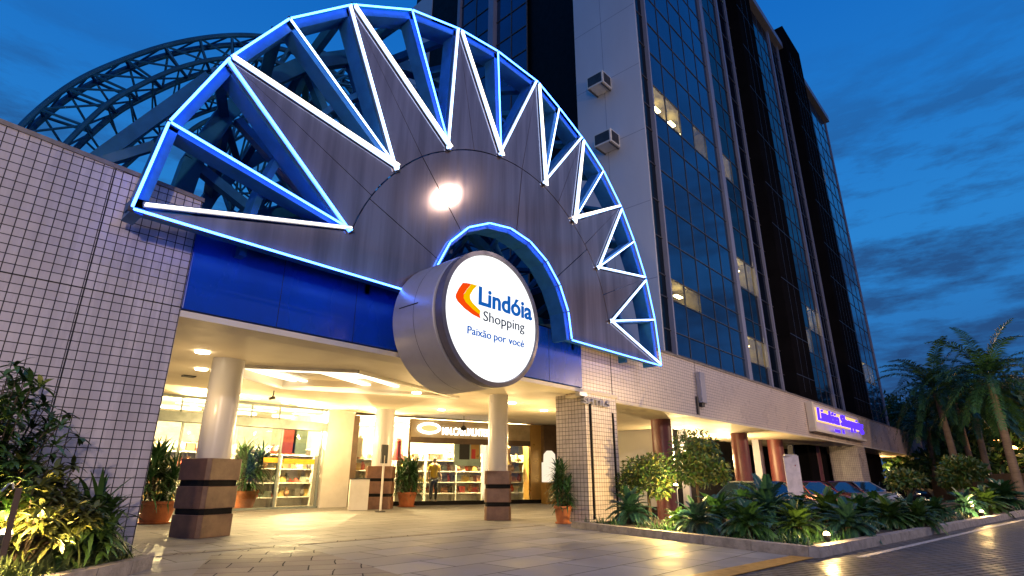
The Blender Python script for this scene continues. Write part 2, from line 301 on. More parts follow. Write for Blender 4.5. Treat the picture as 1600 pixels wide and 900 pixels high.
# left planter
lp = [Vector(v) for v in ((2.60, 8.38, 0), (2.50, 8.05, 0), (2.2, 7.72, 0), (1.8, 7.38, 0), (1.35, 7.02, 0), (.8, 6.68, 0), (-.1, 6.25, 0), (-2.5, 5.3, 0))]
kerb('planter_rim', lp, -.16, .14, seg=.8)
g = MB(); g.prism([(q.x - .08, q.y, -.01) for q in lp] + [(-3, 5.4, -.01), (-3, 8.38, -.01)], (0, 0, .11)); struct('planter_soil', g, 'soil')
# ================================================================== MALL BUILDING
mall = thing('shopping_mall', (12, 8.4, 0), 'low shopping mall with pinkish tiled walls, blue fascia panel and lit entrance canopy', 'building')
wx = 2.36
g = MB(); g.prism([(-14, DF, 0), (wx, DF, 0), (wx, DF, 4.87), (-14, DF, 5.95)], (0, .35, 0)); g.build('tiled_wall', 'wall_tile', mall)
g = MB(); g.prism([(-14, DF - .02, 5.95), (wx + .02, DF - .02, 4.87), (wx + .02, DF - .02, 4.93), (-14, DF - .02, 6.01)], (0, .39, 0)); g.build('parapet_cap', 'parapet', mall)
g = MB(); q = aty(140, 420, DF); g.box(q.x - .008, q.x + .008, DF - .003, DF, 0, 4.95); q = aty(30, 430, DF); g.box(-14, wx, DF - .004, DF - .0005, q.z - .007, q.z + .007); g.build('expansion_joint', 'groove', mall)
# blue fascia panel over the entrance
bx0, bx1 = wx, 11.74
g = MB(); g.box(bx0, bx1, DF - .05, DF + .2, 3.22, 4.52); g.build('blue_panel', 'blue_paint', mall, bevel=.01)
g = MB()
for k in range(1, 7): xx = bx0 + (bx1 - bx0) * k / 7; g.box(xx - .004, xx + .004, DF - .0535, DF - .0505, 3.22, 4.52)
g.build('sheet_joint', 'groove', mall)
g = MB(); g.box(bx0, bx1, DF + .2, DF + .45, 3.20, 4.50); g.box(bx0, 13.4, DF - .03, DF + .45, 3.11, 3.20); g.build('lintel', 'cream_plaster', mall)
# right wing: long tiled fascia, tiled pillars, dark columns
FX1 = 66.
g = MB(); g.box(11.745, FX1, DF, DF + .5, 3.07, 4.88); g.box(FX1 - .5, FX1, DF + .5, DF + 9, 3.07, 4.88); g.build('tiled_fascia', 'fascia_tile', mall)
g = MB(); g.box(11.745, FX1 + .05, DF - .03, DF + .6, 4.88, 4.95); g.build('parapet_cap', 'parapet', mall)
g = MB(); g.box(11.745, FX1, DF - .002, DF + .5, 3.0, 3.07); g.build('fascia_soffit_edge', 'cream_plaster', mall)
g = MB(); q = aty(955, 590, DF); g.box(q.x - .015, q.x + .015, DF - .003, DF, 3.0, 4.88); q = aty(1088, 600, DF); g.box(q.x - .015, q.x + .015, DF - .003, DF, 3.07, 4.88); g.build('expansion_joint', 'groove', mall)
px0 = aty(889, 700, DF + .9).x; px1 = aty(917, 700, DF).x; px2 = aty(966, 700, DF).x
g = MB(); g.box(px1, px2, DF - .004, DF + .95, 0, 3.11); pil = g.build('tiled_pillar', 'pillar_tile', mall)
g = MB(); a = aty(923, 700, DF - .01).x; g.box(a, a + .05, DF - .045, DF - .006, .1, 2.85); a = aty(959, 700, DF - .01).x; g.box(a, a + .03, DF - .045, DF - .006, .1, 2.7); g.build('drain_pipe', 'black_band', mall)
for (xa, xb, y0) in ((40.1, 41.9, DF + .003), (61.5, 64.2, DF + .003)):
    g = MB(); g.box(xa, xb, y0, y0 + 1.6, -.5, 3.0); g.build('tiled_pillar', 'pillar_tile', mall)
g = MB(); g.box(60, 61, DF + 3.2, DF + 4., -.5, 3.0); g.build('plain_pillar', 'cream_plaster', mall)
g = MB(); g.prism([(13.0, DF + .5, 3.0), (FX1 - .5, DF + .5, 3.0), (FX1 - .5, 16, 3.0), (23.6, 16, 3.0)], (0, 0, .06)); g.build('arcade_ceiling', 'cream_plaster', mall)
g = MB(); g.box(20.5, FX1 - .5, 13.9, 14.2, -.5, 3.0); g.build('arcade_wall', 'arcade_wall', mall)
for i, (px, r) in enumerate(((1032, .34), (1154, .36), (1210, .38), (1268, .42), (1306, .42))):
    q = atz(px, [656, 677, 687, 697, 706][i], 3.0)
    g = MB(); g.lathe((q.x, q.y, 0), [(r, -.5), (r, 3.0)], 28); g.build('arcade_column', 'maroon_paint', mall, smooth=True)
for (x0, x1, mtl) in ((23.3, 26.3, 'arcade_dark'), (30.2, 33.0, 'arcade_dark'), (44, 52, 'arcade_dark')):
    g = MB(); g.box(x0, x1, 13.82, 13.895, -.4, 2.5); g.build('arcade_door', mtl, mall)
    g = MB(); g.box(x0 - .1, x0, 13.78, 13.9, -.5, 2.62); g.box(x1, x1 + .1, 13.78, 13.9, -.5, 2.62); g.box(x0 - .1, x1 + .1, 13.78, 13.9, 2.5, 2.62); g.build('door_frame', 'dark_grey', mall)
for (px, py) in ((1059, 668), (1072, 682), (1088, 683), (1126, 681), (1140, 682), (1171, 697), (1283, 718), (1255, 712), (1345, 722)):
    q = atz(px, py, 3.0); g = MB(); g.lathe((q.x, q.y, 0), [(.16, 2.955), (.16, 3.0)], 16); g.build('downlight', 'down_light', mall)
    lamp('POINT', (q.x, q.y, 1.9), 400, (1, .68, .29), .01, mall, name='downlight_fill')  # unseen point lamp added well below each downlight to brighten the arcade
q = aty(1404, 745, DF + 1.8); g = MB(); g.lathe((59.5, 11.3, 2.2), [(.12, -.15), (.16, 0), (.12, .15)], 12); g.build('wall_lamp', 'down_light', mall); lamp('POINT', (59.3, 10.9, 2.2), 420, (1, .55, .2), .15, mall, name='wall_lamp_beam')
# canopy ceiling with a coffer
def cz(y): return 3.18 + (y - 8.8) * .034
hole = [atz(px, py, 3.36) for px, py in ((370, 566), (560, 570), (716, 617), (440, 607), (368, 583))]
outer_ = [(wx - .5, 8.8), (13.4, 8.8), (25, 17.0), (25, 24), (wx - .5, 24)]
P0 = [Vector((x, y, cz(y))) for x, y in outer_]; P1 = [Vector((q.x, q.y, cz(q.y))) for q in hole]
tri = tessellate_polygon([P0, P1]); g = MB(); g.add(P0 + P1, [tuple(t) for t in tri])
n = len(P1)
up_ = [p + _Z * .26 for p in P1]; g.add(P1 + up_, [(i, (i + 1) % n, (i + 1) % n + n, i + n) for i in range(n)]); g.add(up_, [tuple(t) for t in tessellate_polygon([up_])])
g.build('canopy_ceiling', 'cream_plaster', mall, normals=False)
g = MB()
for i in range(n): g.bar(P1[i] - _Z * .03, P1[(i + 1) % n] - _Z * .03, .09, .06, up=(0, 0, 1))
g.build('coffer_trim', 'white_plaster', mall)
g = MB(); g.box(wx - .6, 21, 8.86, 24, 4.1, 4.2); g.build('canopy_roof', 'parapet', mall)
cq = [atz(px, py, 3.58) for px, py in ((384, 574), (556, 579), (632, 606), (472, 599))]
mid = (cq[0] + cq[1] + cq[2] + cq[3]) / 4
def strip(a, b, w, nm='coffer_light'):
    g = MB(); g.bar(a, b, w, .05, up=(0, 0, 1)); return g.build(nm, 'strip_light', mall)
zc = lambda v, k=0: Vector((v.x, v.y, cz(v.y) + .20 + k))
for i in range(4): strip(zc(cq[i]), zc(cq[(i + 1) % 4]), .15)
i1 = cq[0].lerp(mid, .22); i2 = cq[3].lerp(mid, .22); strip(zc(i1), zc(i2), .12)
i1 = cq[1].lerp(cq[0], .30); i2 = cq[2].lerp(cq[3], .30); strip(zc(i1), zc(i2), .22)
g = MB(); a = cq[1].lerp(cq[0], .03); b = cq[1].lerp(cq[0], .24); c = cq[2].lerp(cq[3], .24); d = cq[2].lerp(cq[3], .03); a2 = a.lerp(d, .35); b2 = b.lerp(c, .35)
g.prism([zc(v, .01) for v in (a, b, b2, a2)], (0, 0, .03)); g.build('skylight_panel', 'strip_light', mall)
lamp('AREA', (mid.x, mid.y, cz(mid.y) + .1), 90, (1, .70, .32), 2.0, mall, aim=(mid.x, mid.y, 0), name='coffer_glow')
for (px, py) in ((317, 547), (315, 575), (443, 601), (472, 589), (500, 585), (525, 595), (555, 593), (651, 612), (378, 618), (446, 630), (507, 637), (552, 637), (800, 628), (850, 640), (690, 640), (400, 622)):
    q = atz(px, py, 3.4); q = atz(px, py, cz(q.y)); inside = px in (472, 500, 525, 555, 443)
    zz = cz(q.y) + (.25 if inside else 0)
    g = MB(); g.lathe((q.x, q.y, 0), [(.13, zz - .035), (.13, zz)], 16); g.build('downlight', 'down_light', mall)
    if not inside: lamp('POINT', (q.x, q.y, zz - .95), 125 if px > 320 else 18, (1, .66, .27), .01, mall, name='downlight_fill')  # unseen point lamps added under the downlights as fill for the ceiling
# entrance columns
def column(x, y, r, zt, hb, rot=0.):
    c = bpy.data.objects.new('entrance_column', None); col.objects.link(c); c.parent = mall; c.location = Vector((x, y, 0)) - mall.location
    g = MB(); g.lathe((0, 0, 0), [(r, hb - .05), (r, zt)], 40); g.build('shaft', 'column_paint', c, smooth=True, local=True)
    hw = r * 1.30; b = .105; bh = (hb - 2 * b) / 3; z = 0
    for i in range(3):
        g = MB(); ch = hw * .16; w = hw
        pr_ = [(-w, -w + ch), (-w + ch, -w), (w - ch, -w), (w, -w + ch), (w, w - ch), (w - ch, w), (-w + ch, w), (-w, w - ch)]
        ca, sa = math.cos(rot), math.sin(rot); pr_ = [(x_ * ca - y_ * sa, x_ * sa + y_ * ca) for x_, y_ in pr_]
        s_ = 1 + .012 * (i - 1); g.prism([(x_ * s_, y_ * s_, z) for x_, y_ in pr_], (0, 0, bh)); g.build('stone_block', 'brown_stone', c, local=True, bevel=.008)
        if i < 2: g = MB(); g.prism([(x_ * .93, y_ * .93, z + bh) for x_, y_ in pr_], (0, 0, b)); g.build('black_band', 'black_band', c, local=True)
        z += bh + b
    return c
c1 = atz(312, 838); column(c1.x, c1.y, .30, cz(c1.y) + .02, 1.36, .35)
c2 = atz(777, 812); column(c2.x, c2.y, .27, cz(c2.y) + .02, 1.22, .8)
c3 = atz(591, 795); column(c3.x, c3.y, .36, cz(c3.y) + .02, 1.45, .8)
# sliding door front (wall y=20.3) and the shop behind
YD = 20.3; xl = 2.2; xr = aty(505, 700, YD).x; zt = cz(YD)
g = MB()
for px in (279, 438, 501): x = aty(px, 700, YD).x; g.box(x - .035, x + .035, YD - .05, YD + .03, 0, 2.72)
for px in (283, 394, 438): x = aty(px, 640, YD).x; g.box(x - .02, x + .02, YD - .02, YD + .03, 3.03, zt - .08)
g.box(xl, xr, YD - .06, YD + .06, zt - .09, zt); g.box(xl, xr, YD - .03, YD + .03, 0, .07); g.build('door_frame', 'aluminium', mall)
g = MB(); g.box(xl, xr - .02, YD - .22, YD + .1, 2.72, 3.03); g.build('door_header', 'aluminium', mall, bevel=.01)
for a, b in ((205, 279), (281, 366), (366, 437), (439, 500)):
    g = MB(); xa, xb = aty(a, 700, YD).x, aty(b, 700, YD).x; g.box(xa + .03, xb - .03, YD - .008, YD + .004, .07, 2.72); g.build('glass_door', 'pane', mall)
g = MB(); g.box(xl, xr, YD - .004, YD + .004, 3.03, zt - .09); g.build('transom_glass', 'pane', mall)
g = MB(); q = aty(470, 715, YD); g.box(aty(412, 715, YD).x, aty(438, 715, YD).x, YD - .016, YD - .010, 1.55, 1.72); g.box(aty(443, 718, YD).x, aty(492, 718, YD).x, YD - .016, YD - .010, 1.52, 1.70); g.build('door_sticker', 'yellow', mall)
wr = aty(548, 700, YD).x
g = MB(); g.box(xr + .02, wr, YD - .12, YD + .3, 0, zt); g.build('white_wall', 'white_plaster', mall)
g = MB(); g.box(-.6, 2.2, YD - .1, YD + .2, 0, zt); g.build('white_wall', 'white_plaster', mall)
# shop A room
def shell(x0, x1, y0, y1, z1, nm, yf=None):
    g = MB(); g.add([(x0, y0, 0.003), (x1, y0, .003), (x1, y1, .003), (x0, y1, .003)], [(0, 1, 2, 3)], 1)
    g.add([(x0, y0, z1), (x1, y0, z1), (x1, y1, z1), (x0, y1, z1)], [(0, 1, 2, 3)]); g.add([(x0, y1, 0), (x1, y1, 0), (x1, y1, z1), (x0, y1, z1)], [(0, 1, 2, 3)])
    g.add([(x0, y0, 0), (x0, y1, 0), (x0, y1, z1), (x0, y0, z1)], [(0, 1, 2, 3)]); g.add([(x1, y0, 0), (x1, y1, 0), (x1, y1, z1), (x1, y0, z1)], [(0, 1, 2, 3)])
    return g.build(nm, ['shop_white', 'shop_floor'], mall, normals=False)
shell(-2, wr, YD + .12, YD + 7, 3.75, 'shop_room')
for i in range(5):
    for j in range(3):
        x = 2.5 + i * 2.3; y = YD + 1.2 + j * 1.9; g = MB(); g.box(x, x + 1.5, y, y + .22, 3.66, 3.73); g.build('shop_ceiling_lamp', 'shop_lamp', mall)
for x in (3, 7, 11): lamp('POINT', (x, YD + .9, 2.9), 2100, (1, .72, .33), .01, mall, name='shop_glow')
# shop B front, turned towards the street by about 20 degrees
O = Vector((wr, YD - .05, 0)); AZ = R(-19.); UX = Vector((math.cos(AZ), math.sin(AZ), 0)); UY = Vector((-math.sin(AZ), math.cos(AZ), 0))
def sb(u, v=0., z=0.): return O + UX * u + UY * v + _Z * z
def u_of(px, py=720):
    d = ray(px, py); # solve O.xy+UX*u = k*d.xy
    det = d.x * (-UX.y) + UX.x * d.y; k = (O.x * (-UX.y) + UX.x * O.y) / det; P = d * k; return (P.x - O.x) * UX.x + (P.y - O.y) * UX.y
def sbox(g, u0, u1, v0, v1, z0, z1, m=0):
    g.add([sb(u0, v0, z0), sb(u1, v0, z0), sb(u1, v1, z0), sb(u0, v1, z0), sb(u0, v0, z1), sb(u1, v0, z1), sb(u1, v1, z1), sb(u0, v1, z1)], [(0, 3, 2, 1), (4, 5, 6, 7), (0, 1, 5, 4), (1, 2, 6, 5), (2, 3, 7, 6), (3, 0, 4, 7)], m)
ua, ub, uc, ud, ue, uf = [u_of(v) for v in (556, 638, 762, 826, 868, 890)]
ZB = 3.42
g = MB(); sbox(g, 0, ua, -.1, .15, 0, ZB); g.build('wood_post', 'wood_dark', mall)
g = MB(); sbox(g, ub, ud, -.14, .1, 2.55, ZB); g.build('shop_fascia', 'sign_board', mall)
g = MB(); sbox(g, ub, ud, -.17, -.1, 2.45, 2.68); g.build('fascia_band', 'wood_dark', mall)
g = MB(); sbox(g, ua, uf, -.08, .08, 0, .16); g.build('shop_plinth', 'black_band', mall)
for (u0, u1, z1) in ((ua, ub - .03, ZB), (ub + .03, u_of(700), 2.45), (u_of(700) + .04, ud, 2.45), (ue + .05, uf + 1.5, ZB)):
    g = MB(); sbox(g, u0, u1, -.012, .0, .16, z1); g.build('shop_window', 'pane', mall)
g = MB(); sbox(g, ub - .03, ub + .03, -.05, .05, .16, ZB); g.build('window_post', 'wood_dark', mall)
g = MB(); sbox(g, ud, ue - .9, -.2, .5, .16, ZB); sbox(g, ue - .9, ue, -.45, .5, .16, ZB, 1); g.build('corner_pier', ['gold_panel', 'wood_dark'], mall)
g = MB(); g.add([sb(ua, .1, .1), sb(uf + 2, .1, .1), sb(uf + 2, 5, .1), sb(ua - 1, 5, .1)], [(0, 1, 2, 3)], 1)
g.add([sb(ua - 1, 0.02, 3.46), sb(uf + 2, .02, 3.46), sb(uf + 2, 5, 3.46), sb(ua - 1, 5, 3.46)], [(0, 1, 2, 3)]); g.add([sb(ua - 1, 5, 0), sb(uf + 2, 5, 0), sb(uf + 2, 5, 3.5), sb(ua - 1, 5, 3.5)], [(0, 1, 2, 3)])
g.add([sb(ua - .1, .1, 0), sb(ua - .1, 5, 0), sb(ua - .1, 5, 3.5), sb(ua - .1, .1, 3.5)], [(0, 1, 2, 3)]); g.add([sb(uf + 2, .1, 0), sb(uf + 2, 5, 0), sb(uf + 2, 5, 3.5), sb(uf + 2, .1, 3.5)], [(0, 1, 2, 3)])
g.build('shop_room', ['shop_white', 'shop_floor'], mall, normals=False)
for u in (1.2, 3.2, 5.0, 7.0, 9.0):
    g = MB(); sbox(g, u - .5, u + .5, 1.2, 1.5, 3.36, 3.43); sbox(g, u - .5, u + .5, 3.2, 3.5, 3.36, 3.43); g.build('shop_ceiling_lamp', 'shop_lamp', mall)
    q = sb(u, .45, 2.9); lamp('POINT', q, 1700, (1, .72, .33), .01, mall, name='shop_glow')
shopsign = thing('shop_sign', sb(u_of(660), -.2, 3.0), 'lit oval emblem and white raised shop name above the shop window', 'shop sign')
g = MB(); q0 = u_of(668, 666); ring = [sb(q0 + math.cos(a) * .52, -.16, 3.05 + math.sin(a) * .24) for a in [2 * math.pi * i / 32 for i in range(32)]]; g.prism(ring, -UY * .09); g.build('oval_emblem', 'shop_sign_light', shopsign)
g = MB(); ring = [sb(q0 + math.cos(a) * .38, -.255, 3.05 + math.sin(a) * .13) for a in [2 * math.pi * i / 24 for i in range(24)]]; g.prism(ring, -UY * .01); g.build('emblem_inlay', 'letter_backlight', shopsign)
lt = text('MN.CASUALNTERS', 'lettering', 'shop_sign_light', None, 0, u_of(766) - u_of(687), 0, .30, 0, .05, bold=.012)
lt.parent = shopsign; lt.rotation_euler.z = AZ; lt.location = sb(u_of(687), -.17, 2.82) - shopsign.location
# right end of the entrance: return wall behind the pillar

# ================================================================== OFFICE TOWER
YT = 11.; TX0 = 21.5; TX1 = 66.8; TH = 41.4
tower = thing('office_tower', (22, 11, 0), 'tall office tower with blue curtain glass, pale pilasters and black projecting bays', 'building')
ROWS = [6.2, 7.2, 8.7, 9.75, 11.6, 13.5, 15.45, 17.4, 18.8, 20.5, 22.6, 24.6, 26.6, 28.5, 30.4, 32.3, 34.2, 36.1, 38., 39.7, 41.1]
g = MB(); g.box(TX0 + .2, TX1, YT + 1.8, YT + 20, 0, TH - .2); g.box(TX0 + .05, TX0 + .7, YT + .1, YT + 1.8, 0, TH); g.build('tower_core', 'tower_black', tower)
def bay(x0, x1, n, gm, y=YT, lit={}, rows=ROWS, nm='window'):
    # one window per storey row: panes, mullions; lit ones show a lamp-lit room behind clear glass
    w = (x1 - x0) / n
    for r in range(len(rows) - 1):
        z0, z1 = rows[r], rows[r + 1]; g = MB(); cells = lit.get(r, ())
        for i in range(n):
            xa, xb = x0 + i * w, x0 + (i + 1) * w
            tilt = random.uniform(-.004, .004); t2 = random.uniform(-.004, .004); mi = 2 if i in cells else 0
            g.add([(xa + .03, y + tilt, z0 + .03), (xb - .03, y - tilt, z0 + .03), (xb - .03, y - tilt + t2, z1 - .03), (xa + .03, y + tilt + t2, z1 - .03)], [(0, 1, 2, 3)], mi)
            g.box(xa - .02, xa + .02, y - .03, y + .05, z0, z1, 1)
        g.box(x0, x1, y - .035, y + .045, z0 - .02, z0 + .02, 1)
        wn = g.build(nm, [gm, 'mullion', 'pane_dark'], tower, normals=False)
        if cells:
            c0, c1 = min(cells), max(cells); xa, xb = x0 + c0 * w, x0 + (c1 + 1) * w; yb = y + 1.6
            g = MB(); g.add([(xa, y + .08, z0), (xb, y + .08, z0), (xb, yb, z0), (xa, yb, z0), (xa, y + .08, z1 + .3), (xb, y + .08, z1 + .3), (xb, yb, z1 + .3), (xa, yb, z1 + .3)], [(0, 1, 2, 3), (4, 5, 6, 7), (2, 3, 7, 6), (1, 2, 6, 5), (3, 0, 4, 7)])
            g.build('lit_room', 'room' if (x0 + r) % 3 else 'room', wn, normals=False)
            for i in range(c0, c1 + 1):
                if random.random() < .75:
                    g = MB(); xm = x0 + (i + random.uniform(.3, .6)) * w; g.box(xm - .3, xm + .3, y + .7, y + .9, z1 - .18, z1 - .12); g.build('room_lamp', 'office_lamp', wn)
            l_ = lamp('POINT', (0, 0, 0), 13 * (c1 - c0 + 1) ** .5, (1, .72, .30), .01, wn, name='room_glow'); l_.location = ((xa + xb) / 2 - tower.location.x, y + .9 - tower.location.y, (z0 + z1) / 2 - tower.location.z)
def solid(nm, m, *b, **k):
    g = MB(); g.box(*b); return g.build(nm, m, tower, **k)
bay(TX0 + .05, TX0 + .72, 1, 'curtain_dark')
solid('pilaster', 'pilaster', TX0 + .72, TX0 + .84, YT - .2, YT + .1, 0, TH)
bay(TX0 + .84, 30.6, 5, 'curtain_glass', lit={8: (0, 1, 3), 2: (0, 1)})
solid('pilaster', 'pilaster', 30.62, 31.12, YT - .14, YT + .2, 0, TH)
bay(31.36, 34.05, 2, 'curtain_dark', lit={8: (0,), 4: (0, 1), 1: (0, 1)})
solid('pilaster', 'pilaster', 34.06, 34.34, YT - .14, YT + .2, 0, TH)
bay(34.56, 36.1, 1, 'curtain_dark')
solid('pilaster', 'pilaster', 36.1, 36.3, YT - .12, YT + .2, 0, TH)
solid('projecting_bay', 'bay_panel', 36.9, 40.6, YT - .75, YT + .2, 0, TH + .0)
bay(36.36, 36.9, 1, 'curtain_dark'); bay(40.61, 42.6, 2, 'curtain_glass')
solid('pilaster', 'pilaster', 42.62, 42.95, YT - .14, YT + .2, 0, TH)
bay(43.21, 47.4, 3, 'curtain_dark', lit={4: (1, 2), 3: (0,), 5: ()})
g = MB(); g.add([(44.4, YT - .012, 9.8), (46.7, YT - .012, 9.8), (46.7, YT - .012, 12.3), (44.4, YT - .012, 12.3)], [(0, 1, 2, 3)]); 
solid('pilaster', 'pilaster', 47.42, 47.75, YT - .14, YT + .2, 0, TH)
bay(47.96, 50.2, 2, 'curtain_dark'); solid('pilaster', 'pilaster', 50.2, 50.4, YT - .12, YT + .2, 0, TH)
solid('projecting_bay', 'bay_panel', 50.9, 56.2, YT - .75, YT + 3, 0, TH + 2.6)
solid('projecting_bay', 'bay_panel', 44.5, 47.3, YT - .5, YT - .1, 31, TH - 1.5) if False else None
bay(56.4, TX1, 5, 'curtain_glass', lit={3: (1, 2, 3), 14: (1,)})
g = MB()
for x in [36.9 + i * 1.23 for i in range(1, 3)] + [50.9 + i * 1.06 for i in range(1, 5)]:
    g.box(x - .012, x + .012, YT - .755, YT - .745, 6.2, TH)
for z in ROWS[1:-1:2]: g.box(36.9, 40.6, YT - .757, YT - .747, z - .015, z + .015); g.box(50.9, 56.2, YT - .757, YT - .747, z - .015, z + .015)
g.build('panel_joint', 'mullion', tower)
solid('pilaster', 'pilaster', TX1 + .01, TX1 + .35, YT - .1, YT + .3, 0, TH)
g = MB(); g.box(TX0, TX1 + .4, YT - .45, YT + .4, TH, TH + .7); g.build('roof_coping', 'pilaster', tower)
# flank facing the gate
solid('white_flank', 'tower_white', TX0 - .05, TX0 + .04, YT - .02, 14.9, 0, TH + .5)
solid('recess', 'tower_black', TX0 + .3, TX0 + .4, 14.9, 18.55, 0, TH)
g = MB()
for z in (9.5, 13.3, 17.2, 21.1, 25., 28.9): g.box(TX0 - .054, TX0 - .048, YT, 14.9, z - .012, z + .012)
g.box(TX0 - .054, TX0 - .048, 13.1, 13.12, 6, TH); g.build('render_joint', 'pilaster', tower)
def flank(y0, y1, n, gm):
    w = (y1 - y0) / n
    for r in range(0, len(ROWS) - 1):
        z0, z1 = ROWS[r], ROWS[r + 1]; g = MB()
        for i in range(n):
            ya = y0 + i * w; yb = ya + w; t1 = random.uniform(-.004, .004)
            g.add([(TX0 + t1, ya + .03, z0 + .03), (TX0 - t1, yb - .03, z0 + .03), (TX0, yb - .03, z1 - .03), (TX0, ya + .03, z1 - .03)], [(3, 2, 1, 0)], 0); g.box(TX0 - .05, TX0 + .05, ya - .03, ya + .03, z0, z1, 1)
        g.box(TX0 - .055, TX0 + .045, y0, y1, z0 - .03, z0 + .03, 1); g.build('window', [gm, 'mullion'], tower, normals=False)
flank(18.56, 21.25, 2, 'curtain_glass'); solid('pilaster', 'pilaster', TX0 - .35, TX0 + .2, 21.27, 21.75, 0, TH); flank(21.77, 24.9, 2, 'curtain_glass'); solid('pilaster', 'pilaster', TX0 - .2, TX0 + .2, 24.92, 25.2, 0, TH)
solid('recess', 'tower_black', TX0 + .05, TX0 + .3, 25.2, 28.6, 0, TH - 2.5); solid('rear_wall', 'tower_white', TX0 + .0, TX0 + 6, 28.6, 31.8, 0, 38.6)
g = MB(); g.box(TX0 + .0, TX0 + 3, YT + .5, 28.6, TH - 2.6, TH - .3); 
# air conditioners on the flank
for i, (px, py) in enumerate(((936, 131), (948, 221))):
    q = atx(px, py, TX0 - .5)
    t = thing('air_conditioner', (q.x, q.y, q.z), ('upper' if i == 0 else 'lower') + ' white box air conditioner with dark grille high on the pale tower wall', 'air conditioner', 'air conditioners on the tower wall')
    g = MB(); g.box(-.42, .42, -.5, .5, -.36, .36); g.build('casing', 'white_plaster', t, local=True, bevel=.02)
    g = MB(); g.box(-.428, -.42, -.42, .42, -.27, .29); g.build('grille', 'dark_grey', t, local=True)
    g = MB(); g.box(-.32, .32, -.508, -.5, -.27, .29); g.build('side_grille', 'dark_grey', t, local=True)
    for yy in (-.42, .36): g = MB(); g.box(-.4, .45, yy, yy + .06, -.42, -.36); g.build('bracket', 'mullion', t, local=True)
# ================================================================== THE GATE
gate = thing('sunburst_gate', (DG, DG, 4), 'huge half round sunburst gate outlined in blue and white neon over the entrance', 'entrance gate')
OUT = [aty(px, py, DG) for px, py in ((203, 328), (262, 193), (357, 93), (450, 32), (548, 10), (641, 18), (716, 48), (775, 82), (838, 130), (871, 170), (908, 218), (940, 268), (968, 325), (988, 378), (1006, 436), (1020, 500), (1030, 572))]
VAL = [aty(px, py, DG) for px, py in ((548, 362), (620, 268), (700, 236), (780, 246), (848, 290), (893, 347), (930, 420), (950, 502))]
INL, INR = aty(670, 467, DG), aty(890, 532, DG)
GC = Vector(((INL.x + INR.x) / 2, DG, INL.z)); IR = (INR.x - INL.x) / 2
INN = [GC + Vector((-math.cos(math.pi * i / 10) * IR, 0, math.sin(math.pi * i / 10) * IR * 1.0)) for i in range(11)]
def fr(a, b, w, d, m='truss_paint', nm='frame_beam', back=0.02):
    dv = Vector((0, back + d / 2, 0)); g = MB(); g.bar(a + dv, b + dv, w, d); return g.build(nm, m, gate)
def inward(a, b, k):   # push a segment off the rim towards the middle so beams sit inside the outline
    m = (a + b) / 2; t = (b - a).normalized(); n_ = Vector((-t.z, 0, t.x)); 
    if n_.dot(GC - m) < 0: n_ = -n_
    return a + n_ * k, b + n_ * k
def neon(a, b, m, r=.0175, dy=-.07):
    t = (b - a).normalized(); a, b = a + t * .018, b - t * .018
    g = MB(); g.tube([a + Vector((0, dy, 0)), b + Vector((0, dy, 0))], r, 8); return g.build('neon_tube', m, gate, smooth=True)
def channel(a, b, w=.07):
    g = MB(); g.bar(a + Vector((0, -.02, 0)), b + Vector((0, -.02, 0)), w, .05); return g.build('tube_channel', 'silver', gate)
for i in range(16):
    a, b = OUT[i], OUT[i + 1]; neon(a, b, 'neon_blue'); ia, ib = inward(a, b, .08); fr(ia, ib, .14, .42); 
apex = {0, 2, 4, 6, 8, 10, 12, 14, 16}
for k, V in enumerate(VAL):
    for j in (0, 1, 2):
        Oi = OUT[2 * k + j]
        if j == 1: fr(V, Oi, .10, .32); neon(V, Oi, 'neon_blue' if k in (0, 2, 3) else 'neon_white')
        else:
            s_ = (Oi - V).normalized(); side = Vector((-s_.z, 0, s_.x)); cen = OUT[2 * k + 1] - V
            if side.dot(cen) < 0: side = -side
            off = side * .05; m_ = 'neon_white' if not (k == 0 and j == 2) else 'neon_blue'
            if k == 0 and j == 0: m_ = 'neon_warm'
            A_ = Oi if not (k == 0 and j == 0) else Oi + Vector((.13, 0, .06))
            channel(V + off, A_ + off); fr(V + off * 1.5, A_ + off * 1.5, .08, .34); neon(V + off, A_ + off, m_)
            if m_ == 'neon_white' and (k, j) in ((1, 0), (2, 0), (3, 0), (4, 0), (5, 0), (5, 2)): neon(V + off * 2.3, A_ + off * 1.4, 'neon_warm', r=.018)
neon(OUT[0], INL, 'neon_blue'); neon(INR, OUT[16], 'neon_blue')
for i in range(10): neon(INN[i], INN[i + 1], 'neon_blue'); a, b = INN[i], INN[i + 1]; m = (a + b) / 2; n_ = (m - GC).normalized(); fr(a - n_ * .02, b - n_ * .02, .14, .42)
fr(OUT[0] + _Z * .13, INL + _Z * .13, .12, .30); fr(INR + _Z * .13, OUT[16] + _Z * .13, .12, .30)
for v in VAL + OUT:
    g = MB(); g.bar(v + Vector((0, -.05, -.03)), v + Vector((0, -.05, .03)), .06, .05); g.build('corner_bracket', 'dark_grey', gate)
